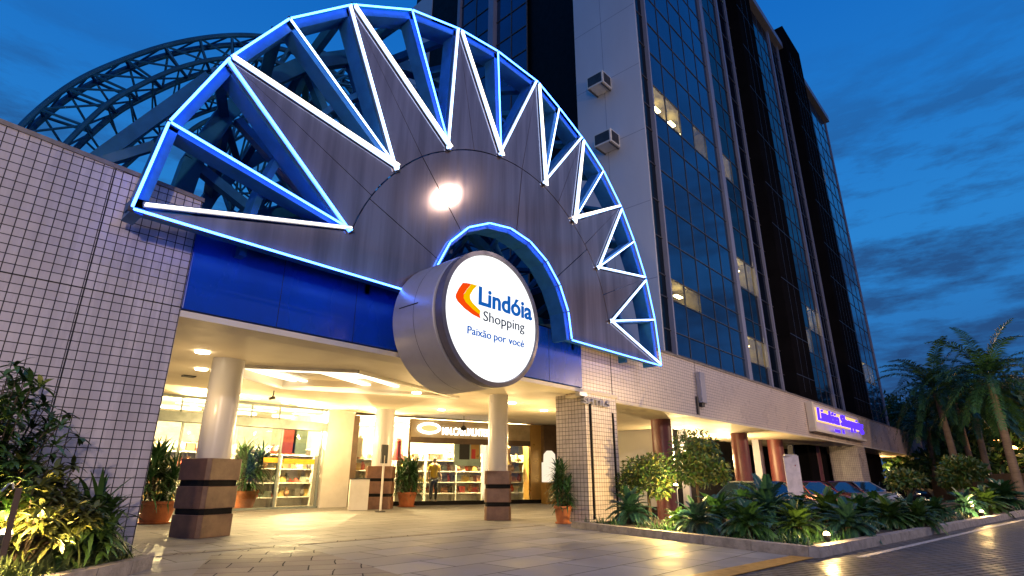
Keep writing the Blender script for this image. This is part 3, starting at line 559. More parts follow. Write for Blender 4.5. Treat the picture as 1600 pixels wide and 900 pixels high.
# cladding: spikes, ring pieces and the two feet, each a separate folded sheet with an open joint
def sheet(pts, nm='cladding_panel'):
    c = sum(pts, Vector()) / len(pts); pts = [p + (c - p).normalized() * .015 for p in pts]; g = MB(); g.prism([p + Vector((0, -.012, 0)) for p in pts], (0, .05, 0)); return g.build(nm, 'panel', gate)
def arcpts(a, b, n=6):
    ra, rb = (a - GC).length, (b - GC).length; ta, tb = math.atan2((a - GC).z, (a - GC).x), math.atan2((b - GC).z, (b - GC).x)
    return [GC + Vector((math.cos(ta + (tb - ta) * i / n), 0, math.sin(ta + (tb - ta) * i / n))) * (ra + (rb - ra) * i / n) for i in range(n + 1)]
for i in range(7):
    a, b, ap = VAL[i], VAL[i + 1], OUT[2 * i + 2]; ar = arcpts(a, b); sheet(ar[:4] + [ap]); sheet(ar[3:] + [ap])
angs = [math.pi]; 
def innp(t): return GC + Vector((math.cos(t), 0, math.sin(t))) * IR
va = [math.atan2((v - GC).z, (v - GC).x) for v in VAL]
cut = [math.pi] + [(va[0] * .6 + va[1] * .4), (va[1] + va[2]) / 2 , (va[3] + va[4]) / 2, (va[5] + va[6]) / 2, 0.]
cut = [va[0] * .55 + va[1] * .45, (va[1] * .5 + va[2] * .5), va[3] * .5 + va[4] * .5, va[5] * .4 + va[6] * .6]
def ringat(t):      # point on the joint through the valleys
    for i in range(7):
        if va[i] >= t >= va[i + 1]:
            k = (va[i] - t) / (va[i] - va[i + 1]); r_ = (VAL[i] - GC).length * (1 - k) + (VAL[i + 1] - GC).length * k; return GC + Vector((math.cos(t), 0, math.sin(t))) * r_
def ringseg(t0, t1, n=10): return [ringat(t0 + (t1 - t0) * i / n) for i in range(n + 1)]
def innseg(t0, t1, n=8): return [innp(t0 + (t1 - t0) * i / n) for i in range(n + 1)]
e = 1e-6
sheet([OUT[0] + _Z * .0] + [VAL[0]] + ringseg(va[0] - e, cut[0])[1:] + innseg(cut[0], math.pi))
for a, b in zip(cut[:-1], cut[1:]): sheet(ringseg(a, b) + innseg(b, a))
sheet(ringseg(cut[-1], va[7] + e) + [OUT[16]] + innseg(0, cut[-1]))
# curved band and second ring behind the front
def ring3(y, k, w, d, m, n=16, t0=0., t1=math.pi, par=None, nm='ring_beam', zoff=0):
    rr = (OUT[16].x - OUT[0].x) / 2 * k; P = [GC + Vector((math.cos(t0 + (t1 - t0) * i / n) * rr, y - DG, math.sin(t0 + (t1 - t0) * i / n) * rr + zoff)) for i in range(n + 1)]
    g = MB()
    for a, b in zip(P[:-1], P[1:]): g.bar(a, b, w, d)
    g.build(nm, m, par); return P
truss = thing('roof_truss', (GC.x, DG + 3, 4), 'blue painted steel roof truss of heavy beams behind the neon gate', 'roof truss')
ring3(8.35, .80, .10, .36, 'truss_paint', 28, par=truss, nm='curved_band')
ring3(8.5, .46, .10, .30, 'truss_paint', 20, par=truss, nm='curved_band')
P2 = ring3(9.6, .90, .30, .26, 'truss_dark', 16, par=truss, zoff=.75); P3 = ring3(12.0, .78, .26, .26, 'truss_dark', 16, par=truss, zoff=.6); P4 = ring3(14.6, .68, .20, .20, 'truss_dark', 16, par=truss, t1=math.pi * .72)
P5 = ring3(9.9, .46, .2, .2, 'truss_paint', 12, par=truss); P6 = ring3(12.4, .42, .18, .18, 'truss_paint', 12, par=truss)  # inner rings get the lighter paint in place of cyan neon light
def tb(a, b, w, m='truss_dark', nm='truss_beam'): g = MB(); g.bar(a, b, w, w); g.build(nm, m, truss)
for i in range(3, 14, 2):
    o = OUT[16 - i] + Vector((0, .4, 0)); tb(o, P2[i], .2); 
for i in range(0, 17, 2): tb(P2[i], P3[i], .20); (tb(OUT[16 - i] + Vector((0, .4, 0)), P2[i], .16) if 0 < i < 16 else None)
for i in range(0, 16, 2): (tb(P2[i], P3[i + 1], .13), tb(P3[i + 1], P2[i + 2], .13)) if i < 14 else None; (tb(P3[i], P4[i], .13), tb(P3[i + 1], P4[i], .09)) if i < 10 else None
for i in range(0, 13, 1):
    j = round(i * 16 / 12); tb(P5[i], P2[j], .17 if i % 2 else .12, 'truss_paint' if i % 3 else 'truss_dark'); tb(P6[i], P3[j], .11)
for i in range(0, 12, 2): tb(P5[i], P6[i + 1], .13, 'truss_paint'); tb(P6[i + 1], P5[i + 2], .13, 'truss_paint')
for i in range(1, 12): tb(P5[i], Vector((GC.x, 10.8, 4.6)) + (P5[i] - Vector((GC.x, 9.9, 4.2))) * .35, .09, 'truss_paint')
# horizontal tie beams low behind the gate
for (a, b) in ((P2[16], P2[8] - _Z * 0), ): pass
for (z, y) in ((5.05, 9.4), (5.0, 11.8)): tb(Vector((OUT[0].x + .3, y, z)), Vector((6.4, y, z - .1)), .24); tb(Vector((10.6, y, z)), Vector((OUT[16].x - .5, y, z)), .2)
tb(Vector((5.2, 8.6, 4.9)), Vector((3.0, 9.6, 7.2)), .15, 'truss_paint'); tb(Vector((3.0, 8.6, 4.9)), Vector((6.2, 10.5, 7.0)), .18)
tb(Vector((.95, 9.0, 5.0)), OUT[2] + Vector((0, .8, .1)), .19); tb(Vector((.95, 9.0, 5.05)), OUT[1] + Vector((.1, .9, .1)), .13)
# lattice vault: double layer tubes behind
vault = thing('lattice_vault', (GC.x, 16, 4), 'dark tubular lattice vault with radiating spokes seen through the gate', 'lattice vault')
NB = 5; rings = []
for b_ in range(NB + 1):
    y = 12.5 + b_ * 1.6; lay = []
    for rr in (5.3 - .05 * b_, 4.6 - .05 * b_):
        P = [Vector((GC.x + .7 + math.cos(math.pi * i / 18) * rr, y, 4.3 + math.sin(math.pi * i / 18) * rr)) for i in range(19)]; lay.append(P)
    g = MB(); g.tube(lay[0], .075, 6); g.tube(lay[1], .065, 6)
    for i in range(18): g.tube([lay[0][i], lay[1][i + (i % 2)]], .035, 4); g.tube([lay[0][i + 1], lay[1][i + (i % 2)]], .035, 4)
    g.build('lattice_rib', 'truss_dark', vault, smooth=True); rings.append(lay)
for b_ in range(NB):
    g = MB()
    for i in range(0, 19): g.tube([rings[b_][0][i], rings[b_ + 1][0][i]], .045, 4)
    for i in range(18): g.tube([rings[b_][0][i], rings[b_ + 1][1][i + 1]], .02, 4); g.tube([rings[b_][1][i + 1], rings[b_ + 1][0][i]], .02, 4); g.tube([rings[b_][1][i], rings[b_ + 1][1][i]], .025, 4)
    g.build('lattice_bay', 'truss_dark', vault, smooth=True)
import bmesh
bm = bmesh.new(); bmesh.ops.create_icosphere(bm, subdivisions=3, radius=3.3); dc = aty(530, 290, 14.6)
seg = {}
for e_ in bm.edges:
    a, b = e_.verts[0].co + dc, e_.verts[1].co + dc
    if min(a.z, b.z) > 4.6: seg.setdefault(int((math.atan2((a - dc).y, (a - dc).x) + math.pi) / (2 * math.pi) * 8) % 8, []).append((a, b))
bm.free()
for k_, L_ in seg.items():
    g = MB()
    for a, b in L_: g.tube([a, b], .034, 5)
    g.build('dome_section', 'truss_dark', vault, smooth=True)
hub = Vector((GC.x + .7, 20.6, 5.6)); g = MB()
for i in range(0, 19): g.tube([hub + (rings[-1][1][i] - hub) * .06, rings[-1][1][i]], .03, 5)
for k in (.3, .6): g.tube([hub.lerp(rings[-1][1][i], k) for i in range(19)], .03, 5)
g.lathe(hub, [(.3, -.1), (.3, .1)], 16, axis='y'); g.build('end_wheel', 'truss_dark', vault, smooth=True)
# big box truss arch at the left, behind the tiled wall
arch = thing('arch_truss', (3, 15.5, 4), 'long dark blue tubular arch truss curving over the tiled wall against the sky', 'arch truss')
az = R(22); n0 = Vector((math.sin(az), math.cos(az), 0)); p0 = Vector((5, 15, 0))
def onp(px, py, off=0.): d = ray(px, py); P = p0 + n0 * off; t = P.dot(n0) / d.dot(n0); return d * t + Vector((0, 0, CH))
def spline(pts, off, n=44):
    P = [onp(x, y, off) for x, y in pts]; out = []
    for k in range(n + 1):
        t = k / n * (len(P) - 1); i = min(int(t), len(P) - 2); f_ = t - i; a, b, c, d = P[max(i - 1, 0)], P[i], P[i + 1], P[min(i + 2, len(P) - 1)]
        out.append(.5 * ((2 * b) + (c - a) * f_ + (2 * a - 5 * b + 4 * c - d) * f_ ** 2 + (3 * b - a - 3 * c + d) * f_ ** 3))
    return out
def extr(pts): return pts
U1 = spline([(-5, 245), (40, 190), (100, 140), (160, 107), (250, 74), (330, 58), (400, 56), (470, 68), (530, 98), (575, 150), (600, 215)], 0)
U2 = spline([(5, 255), (48, 202), (108, 152), (168, 120), (255, 88), (332, 73), (400, 71), (466, 84), (520, 112), (560, 160), (582, 220)], .55)
L1 = spline([(70, 262), (112, 215), (165, 165), (215, 135), (275, 108), (335, 93), (395, 91), (445, 102), (490, 130), (525, 172), (545, 225)], 0.1)
L2 = spline([(80, 275), (125, 226), (180, 178), (230, 150), (288, 124), (340, 110), (392, 108), (436, 119), (475, 145), (505, 182), (525, 230)], .9)
for P, r_ in ((U1, .075), (U2, .085), (L1, .07), (L2, .08)): g = MB(); g.tube(P, r_, 7); g.build('chord', 'truss_dark', arch, smooth=True)
for i in range(0, 44, 3):
    if i + 3 > 44: break
    g = MB(); g.tube([U1[i], U2[i]], .045, 5); g.tube([L1[i], L2[i]], .045, 5); g.tube([U1[i], L1[i]], .04, 5); g.tube([U2[i], L2[i]], .045, 5); g.tube([U1[i], L1[i + 3]], .033, 5); g.tube([L2[i], U2[i + 3]], .033, 5); g.tube([U2[i], U1[i + 3]], .03, 5); g.tube([L1[i], L2[i + 3]], .03, 5)
    g.build('web_brace', 'truss_dark', arch, smooth=True)
W1 = spline([(140, 292), (175, 255), (220, 212), (275, 175), (335, 152), (400, 143), (455, 150), (505, 172)], 1.6, 30); W2 = spline([(150, 300), (188, 266), (234, 226), (286, 190), (342, 168), (400, 159), (450, 166), (495, 188)], 2.4, 30)
for P in (W1, W2): g = MB(); g.tube(P, .07, 7); g.build('chord', 'truss_dark', arch, smooth=True)
for i in range(0, 30, 2): g = MB(); g.tube([W1[i], W2[i]], .04, 5); g.tube([W1[i], W2[i + 2]], .03, 4); g.tube([W2[i], L2[min(44, int(i * 1.45))]], .032, 5); g.tube([W1[i], L1[min(44, int(i * 1.45) + 1)]], .03, 4); g.build('web_brace', 'truss_dark', arch, smooth=True)
# second lower arch seen inside the left opening
V1 = spline([(285, 215), (310, 196), (335, 184), (360, 176), (420, 165), (480, 170), (530, 200)], 2.2, 24); V2 = spline([(300, 222), (318, 212), (340, 202), (368, 194), (420, 184), (470, 192), (515, 220)], 3.2, 24)
for P in (V1, V2): g = MB(); g.tube(P, .075, 7); g.build('chord', 'truss_dark', arch, smooth=True)
for i in range(0, 24, 2): g = MB(); g.tube([V1[i], V2[i]], .03, 5); g.tube([V1[i], V2[i + 2]], .026, 4); g.tube([V2[i], V1[i + 2]], .026, 4); g.build('web_brace', 'truss_dark', arch, smooth=True)
# ================================================================== ROUND SIGN
SC = Vector((6.52, 6.4, 3.60)); SR = 1.17
sign = thing('round_sign', (SC.x, 7.2, SC.z), 'round lit drum sign with Lindóia Shopping logo hanging before the blue panel', 'sign')
g = MB(); g.lathe((SC.x, 0, SC.z), [(SR - .05, 7.68), (SR, 7.66), (SR, 6.62), (SR - .03, 6.60)], 96, axis='y', caps=True); g.build('drum', 'drum_metal', sign, smooth=True)
g = MB(); g.lathe((SC.x, 0, SC.z), [(SR - .035, 6.60), (SR - .035, 6.56), (SR + .0, 6.555), (SR + .0, 6.40), (SR - .07, 6.385), (SR - .09, 6.44)], 96, axis='y', caps=False); g.build('rim', 'rim', sign, smooth=True)
g = MB(); g.lathe((SC.x, 0, SC.z), [(SR - .08, 6.47), (SR - .08, 6.42)], 96, axis='y'); g.build('lit_face', 'sign_face', sign)
g = MB(); g.box(SC.x - .45, SC.x + .9, 7.66, DF - .05, 3.3, 4.1); g.build('mounting_box', 'drum_metal', sign)
g = MB(); g.lathe((SC.x, 0, SC.z), [(SR + .003, 7.10), (SR + .003, 7.108)], 96, axis='y', caps=False); q = Vector((SC.x - SR * math.cos(.1), 7.0, SC.z + SR * .1)); g.tube([q, q + Vector((0, .5, 0))], .01, 5); g.build('seam', 'groove', sign)
YF = 6.415
def lg(pts, m, nm):
    P = [aty(690 + x / 6, 420 + y / 6, YF) for x, y in pts]; g = MB(); g.prism([Vector((p.x, YF, p.z)) for p in P], (0, -.008, 0)); g.build(nm, m, sign)
lg(((198, 132), (232, 134), (276, 142), (236, 190), (206, 236), (203, 275), (225, 315), (290, 380), (354, 430), (362, 465), (290, 428), (215, 372), (150, 305), (130, 266), (133, 240), (160, 185)), 'orange_logo', 'orange_swoosh')
lg(((279, 142), (332, 158), (292, 198), (264, 246), (266, 285), (290, 322), (362, 394), (356, 430), (290, 378), (228, 314), (206, 274), (209, 238), (238, 192)), 'yellow_logo', 'yellow_swoosh')
def tl(s, x0, y0, x1, y1, hpx, m, nm, bold, dx=0):
    a, b = aty(x0, y0, YF), aty(x1, y1, YF); t_ = aty(x0, y0 - hpx, YF); words(s, nm, m, sign, a.x, b.x, (a.z + b.z) / 2, t_.z - a.z, YF - .004, .01, bold)
tl('Lindóia', 747.5, 474.5, 831, 500.5, 27, 'text_blue', 'name_lettering', .028); tl('Shopping', 755, 501.5, 819, 518, 15.5, 'text_grey', 'shopping_lettering', .0); tl('Paixão por vocé', 730, 521, 818.5, 543, 12.2, 'text_blue', 'slogan_lettering', .006)
# ================================================================== SIGN ON THE RIGHT FASCIA
x0, x1 = aty(1272, 650, DF - .35).x, aty(1352, 675, DF - .35).x
ws = thing('wall_sign', ((x0 + x1) / 2, DF, 3.3), 'violet neon Lindóia Shopping lettering on a pale box on the right fascia', 'sign')
g = MB(); g.box(x0, x1, DF - .35, DF - .02, 3.28, 3.42); g.box(x0, x0 + .3, DF - .35, DF - .02, 3.42, 4.72); g.box(x0 + .3, x1, DF - .12, DF - .02, 3.42, 4.72); g.build('sign_box', 'cream_plaster', ws, bevel=.02)
g = MB(); g.box(x0 + .7, x1 - .6, DF - .14, DF - .125, 3.85, 4.55); g.build('back_glow', 'letter_backlight', ws)
t = words('Lindóia Shopping', 'neon_lettering', 'letter_violet', ws, x0 + .9, x1 - .2, 3.90, .60, DF - .30, .08, bold=.012, shear=.1)
g = MB(); g.box(x0 + 3.4, x0 + 4.4, DF - .38, DF - .355, 3.45, 3.6); g.box(x0 + 4.9, x0 + 5.3, DF - .38, DF - .355, 3.45, 3.68); g.build('small_marks', 'letter_violet', ws)
# silver letters on the pillar
pl = thing('pillar_lettering', (px1, DF, 2.9), 'chunky silver letters fixed across the top of the tiled pillar', 'lettering')
a, b = aty(914, 615, DF - .12), aty(956, 630, DF - .12)
text('SHTIL5', 'letter_row', 'pilaster', pl, a.x, b.x, aty(935, 634, DF - .1).z + .02, .145, DF - .02, .10, bold=.02)
g = MB(); g.box(a.x - .25, a.x + .05, DF - .14, DF - .01, 2.99, 3.09); g.build('rail', 'silver', pl)
# grey wall box on the fascia
q = aty(1096, 606, DF - .1); t = thing('wall_box', (q.x, DF, q.z), 'tall narrow pale metal box fixed to the right tiled fascia', 'box')
q1, q2 = aty(1096, 581, DF - .2), aty(1096, 628, DF - .2); g = MB(); g.box(q.x - .19, q.x + .19, DF - .18, DF - .005, q2.z, q1.z); g.build('casing', 'pilaster', t, bevel=.02); g = MB(); g.box(q.x - .35, q.x - .25, DF - .06, DF - .005, 3.1, q2.z + .2); g.box(q.x - .12, q.x + .1, DF - .12, DF - .005, q2.z - .12, q2.z - .003); g.build('conduit', 'dark_grey', t)
# ================================================================== PLANTS
def frond(g, base, az_, el, L, droop, nl, ll, lw, m=0, twist=0., fold=.5, seg=10, rach=.008, gap0=.12, tipk=.35, jit=.12):
    # a curved rachis with leaflets on both sides
    d = Vector((math.cos(az_) * math.cos(el), math.sin(az_) * math.cos(el), math.sin(el))); p = Vector(base); P = [p.copy()]; D = [d.copy()]
    for i in range(seg):
        d = (d + Vector((0, 0, -droop / seg))).normalized(); p = p + d * (L / seg); P.append(p.copy()); D.append(d.copy())
    for i in range(seg):
        w = rach * (1 - i / seg) + .002; s_ = D[i].cross(_Z)
        if s_.length < .01: s_ = Vector((1, 0, 0))
        s_.normalize(); u_ = s_.cross(D[i]); g.add([P[i] + s_ * w, P[i] - s_ * w, P[i + 1] - s_ * w * .8, P[i + 1] + s_ * w * .8], [(0, 1, 2, 3)], m)
    for k in range(nl):
        t = gap0 + (1 - gap0) * (k + .5) / nl; f_ = t * seg; i = min(int(f_), seg - 1); q = P[i].lerp(P[i + 1], f_ - i); dd = D[i]; s_ = dd.cross(_Z)
        if s_.length < .01: s_ = Vector((1, 0, 0))
        s_.normalize(); u_ = s_.cross(dd); l_ = ll * (math.sin(math.pi * (t * .8 + .12)) * (1 - tipk) + tipk * (1 - t * .5))
        for sg in (-1, 1):
            v = (s_ * sg * 1. + dd * .75 + u_ * fold + Vector((random.uniform(-jit, jit), random.uniform(-jit, jit), random.uniform(-jit, jit)))).normalized()
            m2 = q + v * l_ * .55; tip = q + (v + Vector((0, 0, -.28))).normalized() * l_; wv = dd * lw * .5
            g.add([q - wv * .6, q + wv * .6, m2 + wv, m2 - wv, tip], [(0, 1, 2, 3), (3, 2, 4)], m)
def strap(g, base, az_, el, L, droop, w, m=0, seg=6):
    d = Vector((math.cos(az_) * math.cos(el), math.sin(az_) * math.cos(el), math.sin(el))); p = Vector(base); vs = []
    for i in range(seg + 1):
        t = i / seg; s_ = d.cross(_Z)
        if s_.length < .01: s_ = Vector((1, 0, 0))
        s_.normalize(); ww = w * (math.sin(math.pi * min(.98, t * .85 + .15))) * .5 + .001
        vs += [p + s_ * ww, p - s_ * ww]; d = (d + Vector((0, 0, -droop / seg))).normalized(); p = p + d * (L / seg)
    g.add(vs, [(2 * i, 2 * i + 1, 2 * i + 3, 2 * i + 2) for i in range(seg)], m)
def cycad_mesh(seed, n=50, L=.95, mats=('leaf_blue',), nl=36, ll=.185, lw=.036):
    random.seed(seed); g = MB()
    for i in range(n):
        k = i / n; el = R(8 + 72 * k + random.uniform(-8, 8)); frond(g, (0, 0, .26 + .05 * k), i * 2.39996 + random.uniform(-.2, .2), el, L * random.uniform(.8, 1.08) * (1 - .2 * k), 1.15 + .5 * random.random(), nl, ll, lw, fold=.35)
    return g
def trunk_mesh(r=.14, h=.3):
    g = MB(); g.lathe((0, 0, 0), [(r * .9, 0), (r * 1.1, h * .3), (r, h * .8), (r * .6, h)], 12); return g
CY = []
for i, (L, mt_) in enumerate(((1.0, 'leaf_blue'), (.9, 'leaf_dark'), (.95, 'leaf_mid'))):
    t = thing('cycad', (0, 0, -50), 'x', 'cycad', 'cycads in the planting bed'); cycad_mesh(20 + i, L=L).build('frond_crown', mt_, t, local=True, normals=False); trunk_mesh().build('trunk', 'bark', t, local=True, smooth=True); CY.append(t)
cyc = [((985, 812), 0, .85, 'dark green cycad closest to the tiled pillar'), ((1125, 822), 1, .95, 'broad cycad just right of the tall torch light'),
       ((1060, 822), 2, .5, 'small low cycad beside the torch light'), ((1205, 822), 0, 1.12, 'largest bluish cycad near the kerb corner'), ((1165, 805), 1, .95, 'cycad tucked behind the largest bluish cycad'),
       ((1300, 812), 2, .95, 'bright lit cycad right behind the ground spotlight'), ((1345, 806), 1, .85, 'dark cycad to the right of the bright lit one'), ((1395, 812), 2, .75, 'green cycad in the middle of the roadside bed'),
       ((1425, 806), 0, .72, 'cycad left of the round lit shrub in front of the black car'), ((1465, 800), 1, .75, 'dense cycad just left of the far ground spotlight'),
       ((1545, 790), 2, .95, 'cycad just right of the round lit shrub'), ((1572, 784), 1, 1.3, 'farthest cycad at the right end of the bed'), ((1250, 800), 1, .8, 'cycad peeking over between the two tallest ones'), ((1512, 792), 0, .8, 'low cycad beneath the round lit shrub'), ((1092, 828), 0, .7, 'compact cycad between the two small lit trees'), ((1250, 836), 2, .72, 'small leafy cycad nearest the kerb corner on its left side'), ((1172, 836), 1, .8, 'cycad in the front row left of the largest bluish one'), ((1330, 826), 0, .7, 'low cycad by the kerb right of the corner spotlight'), ((1375, 800), 1, .9, 'cycad standing before the maroon car'), ((1440, 812), 2, .7, 'low cycad by the kerb below the umbrella shaped tree')]
for i, ((px, py), k, s_, lb) in enumerate(cyc):
    q = atz(px, py + (6 if px < 1260 else 14), .08)
    if i < 3: CY_ = CY[i]
    src = CY[k]
    if lb.startswith('dark green cycad closest'): src.location = (q.x, q.y, .08); src.scale = (s_ * .84,) * 3; src['label'] = lb
    elif lb.startswith('broad cycad'): src.location = (q.x, q.y, .08); src.scale = (s_ * .84,) * 3; src['label'] = lb
    elif lb.startswith('small low'): src.location = (q.x, q.y, .08); src.scale = (s_ * .84,) * 3; src['label'] = lb
    else: dup(src, (q.x, q.y, .08), lb, rz=i * 1.3, s=s_ * .84)
# leafy crowns for shrubs and trees
def crown(g, c, rx, ry, rz_, n, size, seed, m=0, shell=.55, lumps=9, m2=None, asp=.38):
    random.seed(seed); L = []
    for _ in range(lumps):
        a = random.uniform(0, 2 * math.pi); e_ = random.uniform(-.5, 1.2); k = random.uniform(.35, .75); L.append((Vector((math.cos(a) * math.cos(e_) * rx * k, math.sin(a) * math.cos(e_) * ry * k, math.sin(e_) * rz_ * k)), random.uniform(.30, .52)))
    for _ in range(n):
        ce, s_ = random.choice(L); v = Vector((random.gauss(0, 1), random.gauss(0, 1), random.gauss(0, 1))).normalized() * random.uniform(shell, 1.05) * s_
        p = Vector(c) + ce + Vector((v.x * rx, v.y * ry, v.z * rz_)); d = (v + Vector((random.gauss(0, .5), random.gauss(0, .5), random.gauss(-.1, .5)))).normalized(); s2 = d.orthogonal().normalized(); s2.rotate(Matrix.Rotation(random.uniform(0, 6.28), 3, d)); l = size * random.uniform(.7, 1.3)
        mi = m if m2 is None or random.random() < .6 else m2
        g.add([p, p + d * l * .5 + s2 * l * asp * .5, p + d * l, p + d * l * .5 - s2 * l * asp * .5], [(0, 1, 2, 3)], mi)
def limbs(g, base, top, r, n, seed, spread=.5, m=0):
    random.seed(seed); b, t = Vector(base), Vector(top); mid_ = b.lerp(t, .5) + Vector((random.uniform(-.04, .04), random.uniform(-.04, .04), 0)) * (t - b).length
    g.tube([b, mid_, t], r, 8, m, r2=r * .6)
    for i in range(n):
        s0 = b.lerp(t, random.uniform(.55, 1)); e_ = t + Vector((random.uniform(-1, 1) * spread, random.uniform(-1, 1) * spread, random.uniform(.1, 1) * spread)); g.tube([s0, s0.lerp(e_, .5) + Vector((0, 0, spread * .12)), e_], r * .45, 5, m, r2=r * .12)
def tree(name, px, base_z, dist_pt, h, rx, rzv, lab, cat, n, size, seed, leaf=('leaf_mid', 'leaf_yellow'), group=None, tr=.05, cfrac=.62, lumps=9, bark='bark'):
    t = thing(name, (dist_pt.x, dist_pt.y, base_z), lab, cat, group)
    g = MB(); limbs(g, (0, 0, 0), (0, 0, h * cfrac), tr, 8, seed, rx * .6); g.build('trunk', bark, t, local=True, smooth=True)
    g = MB(); crown(g, (0, 0, h - rzv), rx, rx, rzv, n, size, seed, 0, m2=1 if len(leaf) > 1 else None, lumps=lumps); g.build('crown', list(leaf), t, local=True, normals=False); return t
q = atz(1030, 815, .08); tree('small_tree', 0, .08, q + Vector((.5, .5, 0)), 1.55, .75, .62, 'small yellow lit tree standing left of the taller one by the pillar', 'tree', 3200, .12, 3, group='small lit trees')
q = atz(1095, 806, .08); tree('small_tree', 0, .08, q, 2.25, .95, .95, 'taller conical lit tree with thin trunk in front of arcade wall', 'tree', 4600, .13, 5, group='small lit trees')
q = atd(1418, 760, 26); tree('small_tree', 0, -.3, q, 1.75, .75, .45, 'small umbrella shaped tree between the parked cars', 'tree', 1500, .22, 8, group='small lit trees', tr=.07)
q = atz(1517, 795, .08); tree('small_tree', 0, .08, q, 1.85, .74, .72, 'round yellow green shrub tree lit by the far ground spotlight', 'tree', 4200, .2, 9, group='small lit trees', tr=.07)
# potted plants
def potted(px, py, hpx_top, pot_r, pot_h, kind, lab, seed):
    q = atz(px, py); t = thing('potted_plant', (q.x, q.y, 0), lab, 'potted plant', 'potted plants in the entrance')
    g = MB(); g.lathe((0, 0, 0), [(pot_r * .78, 0), (pot_r * .80, .03), (pot_r * .72, .035), (pot_r * .98, pot_h * .86), (pot_r * 1.06, pot_h * .87), (pot_r * 1.08, pot_h), (pot_r * .97, pot_h), (pot_r * .93, pot_h - .06)], 32, caps=True); g.build('pot', 'terracotta', t, local=True, smooth=True)
    g = MB(); g.lathe((0, 0, 0), [(pot_r * .9, .003), (pot_r * .95, .035)], 28); g.build('saucer', 'terracotta', t, local=True, smooth=True)
    g = MB(); g.lathe((0, 0, pot_h - .07), [(pot_r * .92, 0), (pot_r * .5, .02), (.01, .03)], 16); g.build('soil', 'soil', t, local=True)
    H_ = hpx_top; random.seed(seed); g = MB(); st = MB()
    for i in range(12):
        a = random.uniform(0, 6.28); rr = pot_r * random.uniform(.1, .55); b = Vector((math.cos(a) * rr, math.sin(a) * rr, pot_h - .05)); tt = b + Vector((math.cos(a) * pot_r * random.uniform(.1, .8), math.sin(a) * pot_r * random.uniform(.1, .8), (H_ - pot_h) * random.uniform(.35, .78)))
        st.tube([b, b.lerp(tt, .5) + Vector((.01, .01, 0)), tt], .018, 5)
        for j in range(52):
            k = j / 52; strap(g, tt - Vector((0, 0, (1 - k) * (H_ - pot_h) * .34)), j * 2.4 + random.random(), R(10 + 66 * k + random.uniform(-12, 12)), (.42 + .26 * random.random()) * (H_ / 1.9) * kind, 1.0 + random.random() * .6, .045 * (H_ / 1.9))
    st.build('stem', 'bark', t, local=True, smooth=True); g.build('foliage', ['leaf_dark' if seed % 2 else 'leaf_mid'], t, local=True, normals=False); return t
potted(240, 818, 1.98, .42, .50, 1.15, 'tall potted plant in terracotta pot half hidden by the left tiled wall', 3)
potted(380, 796, 2.35, .40, .60, 1., 'potted plant standing by the sliding glass doors', 5)
potted(635, 792, 2.05, .37, .53, 1., 'potted plant left of the mannequin', 7)
potted(880, 818, 1.62, .21, .40, .7, 'slim potted plant against the right tiled pillar', 9)
# left bushes
def bush_branch(seed, n=26, H=1.5, spread=.7):
    random.seed(seed); g = MB(); st = MB()
    for i in range(n):
        a = random.uniform(0, 6.28); e_ = Vector((math.cos(a) * spread * random.random(), math.sin(a) * spread * random.random(), H * random.uniform(.35, 1))); st.tube([(0, 0, 0), e_ * .5 + Vector((0, 0, H * .1)), e_], .014, 4, r2=.005)
        for k in range(4):
            c = e_ * (1 - k * .13) + Vector((random.uniform(-.08, .08), random.uniform(-.08, .08), 0))
            for j in range(11): strap(g, c, j * 2.4 + random.random(), R(random.uniform(-5, 70)), .17 * random.uniform(.7, 1.2), 1.0, .045, seg=3)
    return g, st
q = aty(22, 700, 7.55); t = thing('leafy_shrub', (q.x - .15, 7.55, .1), 'tall dark leafy shrub at the left edge against the tiled wall', 'shrub'); g, st = bush_branch(4, 60, 1.95, .72); g.build('foliage', 'leaf_mid', t, local=True, normals=False); st.build('stem', 'bark', t, local=True)
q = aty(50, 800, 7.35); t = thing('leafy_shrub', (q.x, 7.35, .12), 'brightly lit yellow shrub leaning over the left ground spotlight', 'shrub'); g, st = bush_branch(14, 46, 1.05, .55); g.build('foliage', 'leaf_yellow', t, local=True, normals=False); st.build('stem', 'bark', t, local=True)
q = aty(132, 800, 7.85); t = thing('arching_shrub', (q.x, 7.85, .1), 'spreading shrub with long arching leaves beside the left tiled wall', 'shrub'); random.seed(5); g = MB()
for i in range(620): strap(g, (random.uniform(-.25, .25), random.uniform(-.15, .15), random.uniform(.12, .62)), random.uniform(0, 6.28), R(random.uniform(5, 80)), random.uniform(.25, .5), random.uniform(.6, 1.8), .055, seg=5)
g.build('foliage', ['leaf_mid'], t, local=True, normals=False); g = MB()
for i in range(10): g.tube([(0, 0, 0), (random.uniform(-.2, .2), random.uniform(-.2, .2), .6)], .015, 4)
g.build('stem', 'bark', t, local=True)
# grass tufts: nobody could count these
def tufts(pts, h, seed, n=42, w=.010):
    random.seed(seed); g = MB()
    for p in pts:
        for i in range(n): strap(g, Vector(p) + Vector((random.uniform(-.09, .09), random.uniform(-.09, .09), 0)), random.uniform(0, 6.28), R(random.uniform(35, 88)), h * random.uniform(.6, 1.25), random.uniform(1., 2.4), w, seg=5)
    return g
random.seed(2); pts = []
for _ in range(2500):
    if len(pts) >= 330: break
    x, y = random.uniform(-1.2, 2.6), random.uniform(5.6, 8.3); ok = True
    for a, b in zip(lp[:-1], lp[1:]):
        e_ = b - a; n_ = Vector((-e_.y, e_.x, 0)).normalized(); dd = (Vector((x, y, 0)) - a).dot(n_)
        if dd > -.24: ok = False
    if ok: pts.append((x, y, .1))
tag(tufts(pts, .27, 3, w=.014).build('border_grass', 'grass_blade', normals=False), 'long pale green grass filling the left planter', 'grass', kind='stuff')
random.seed(8); pts = []
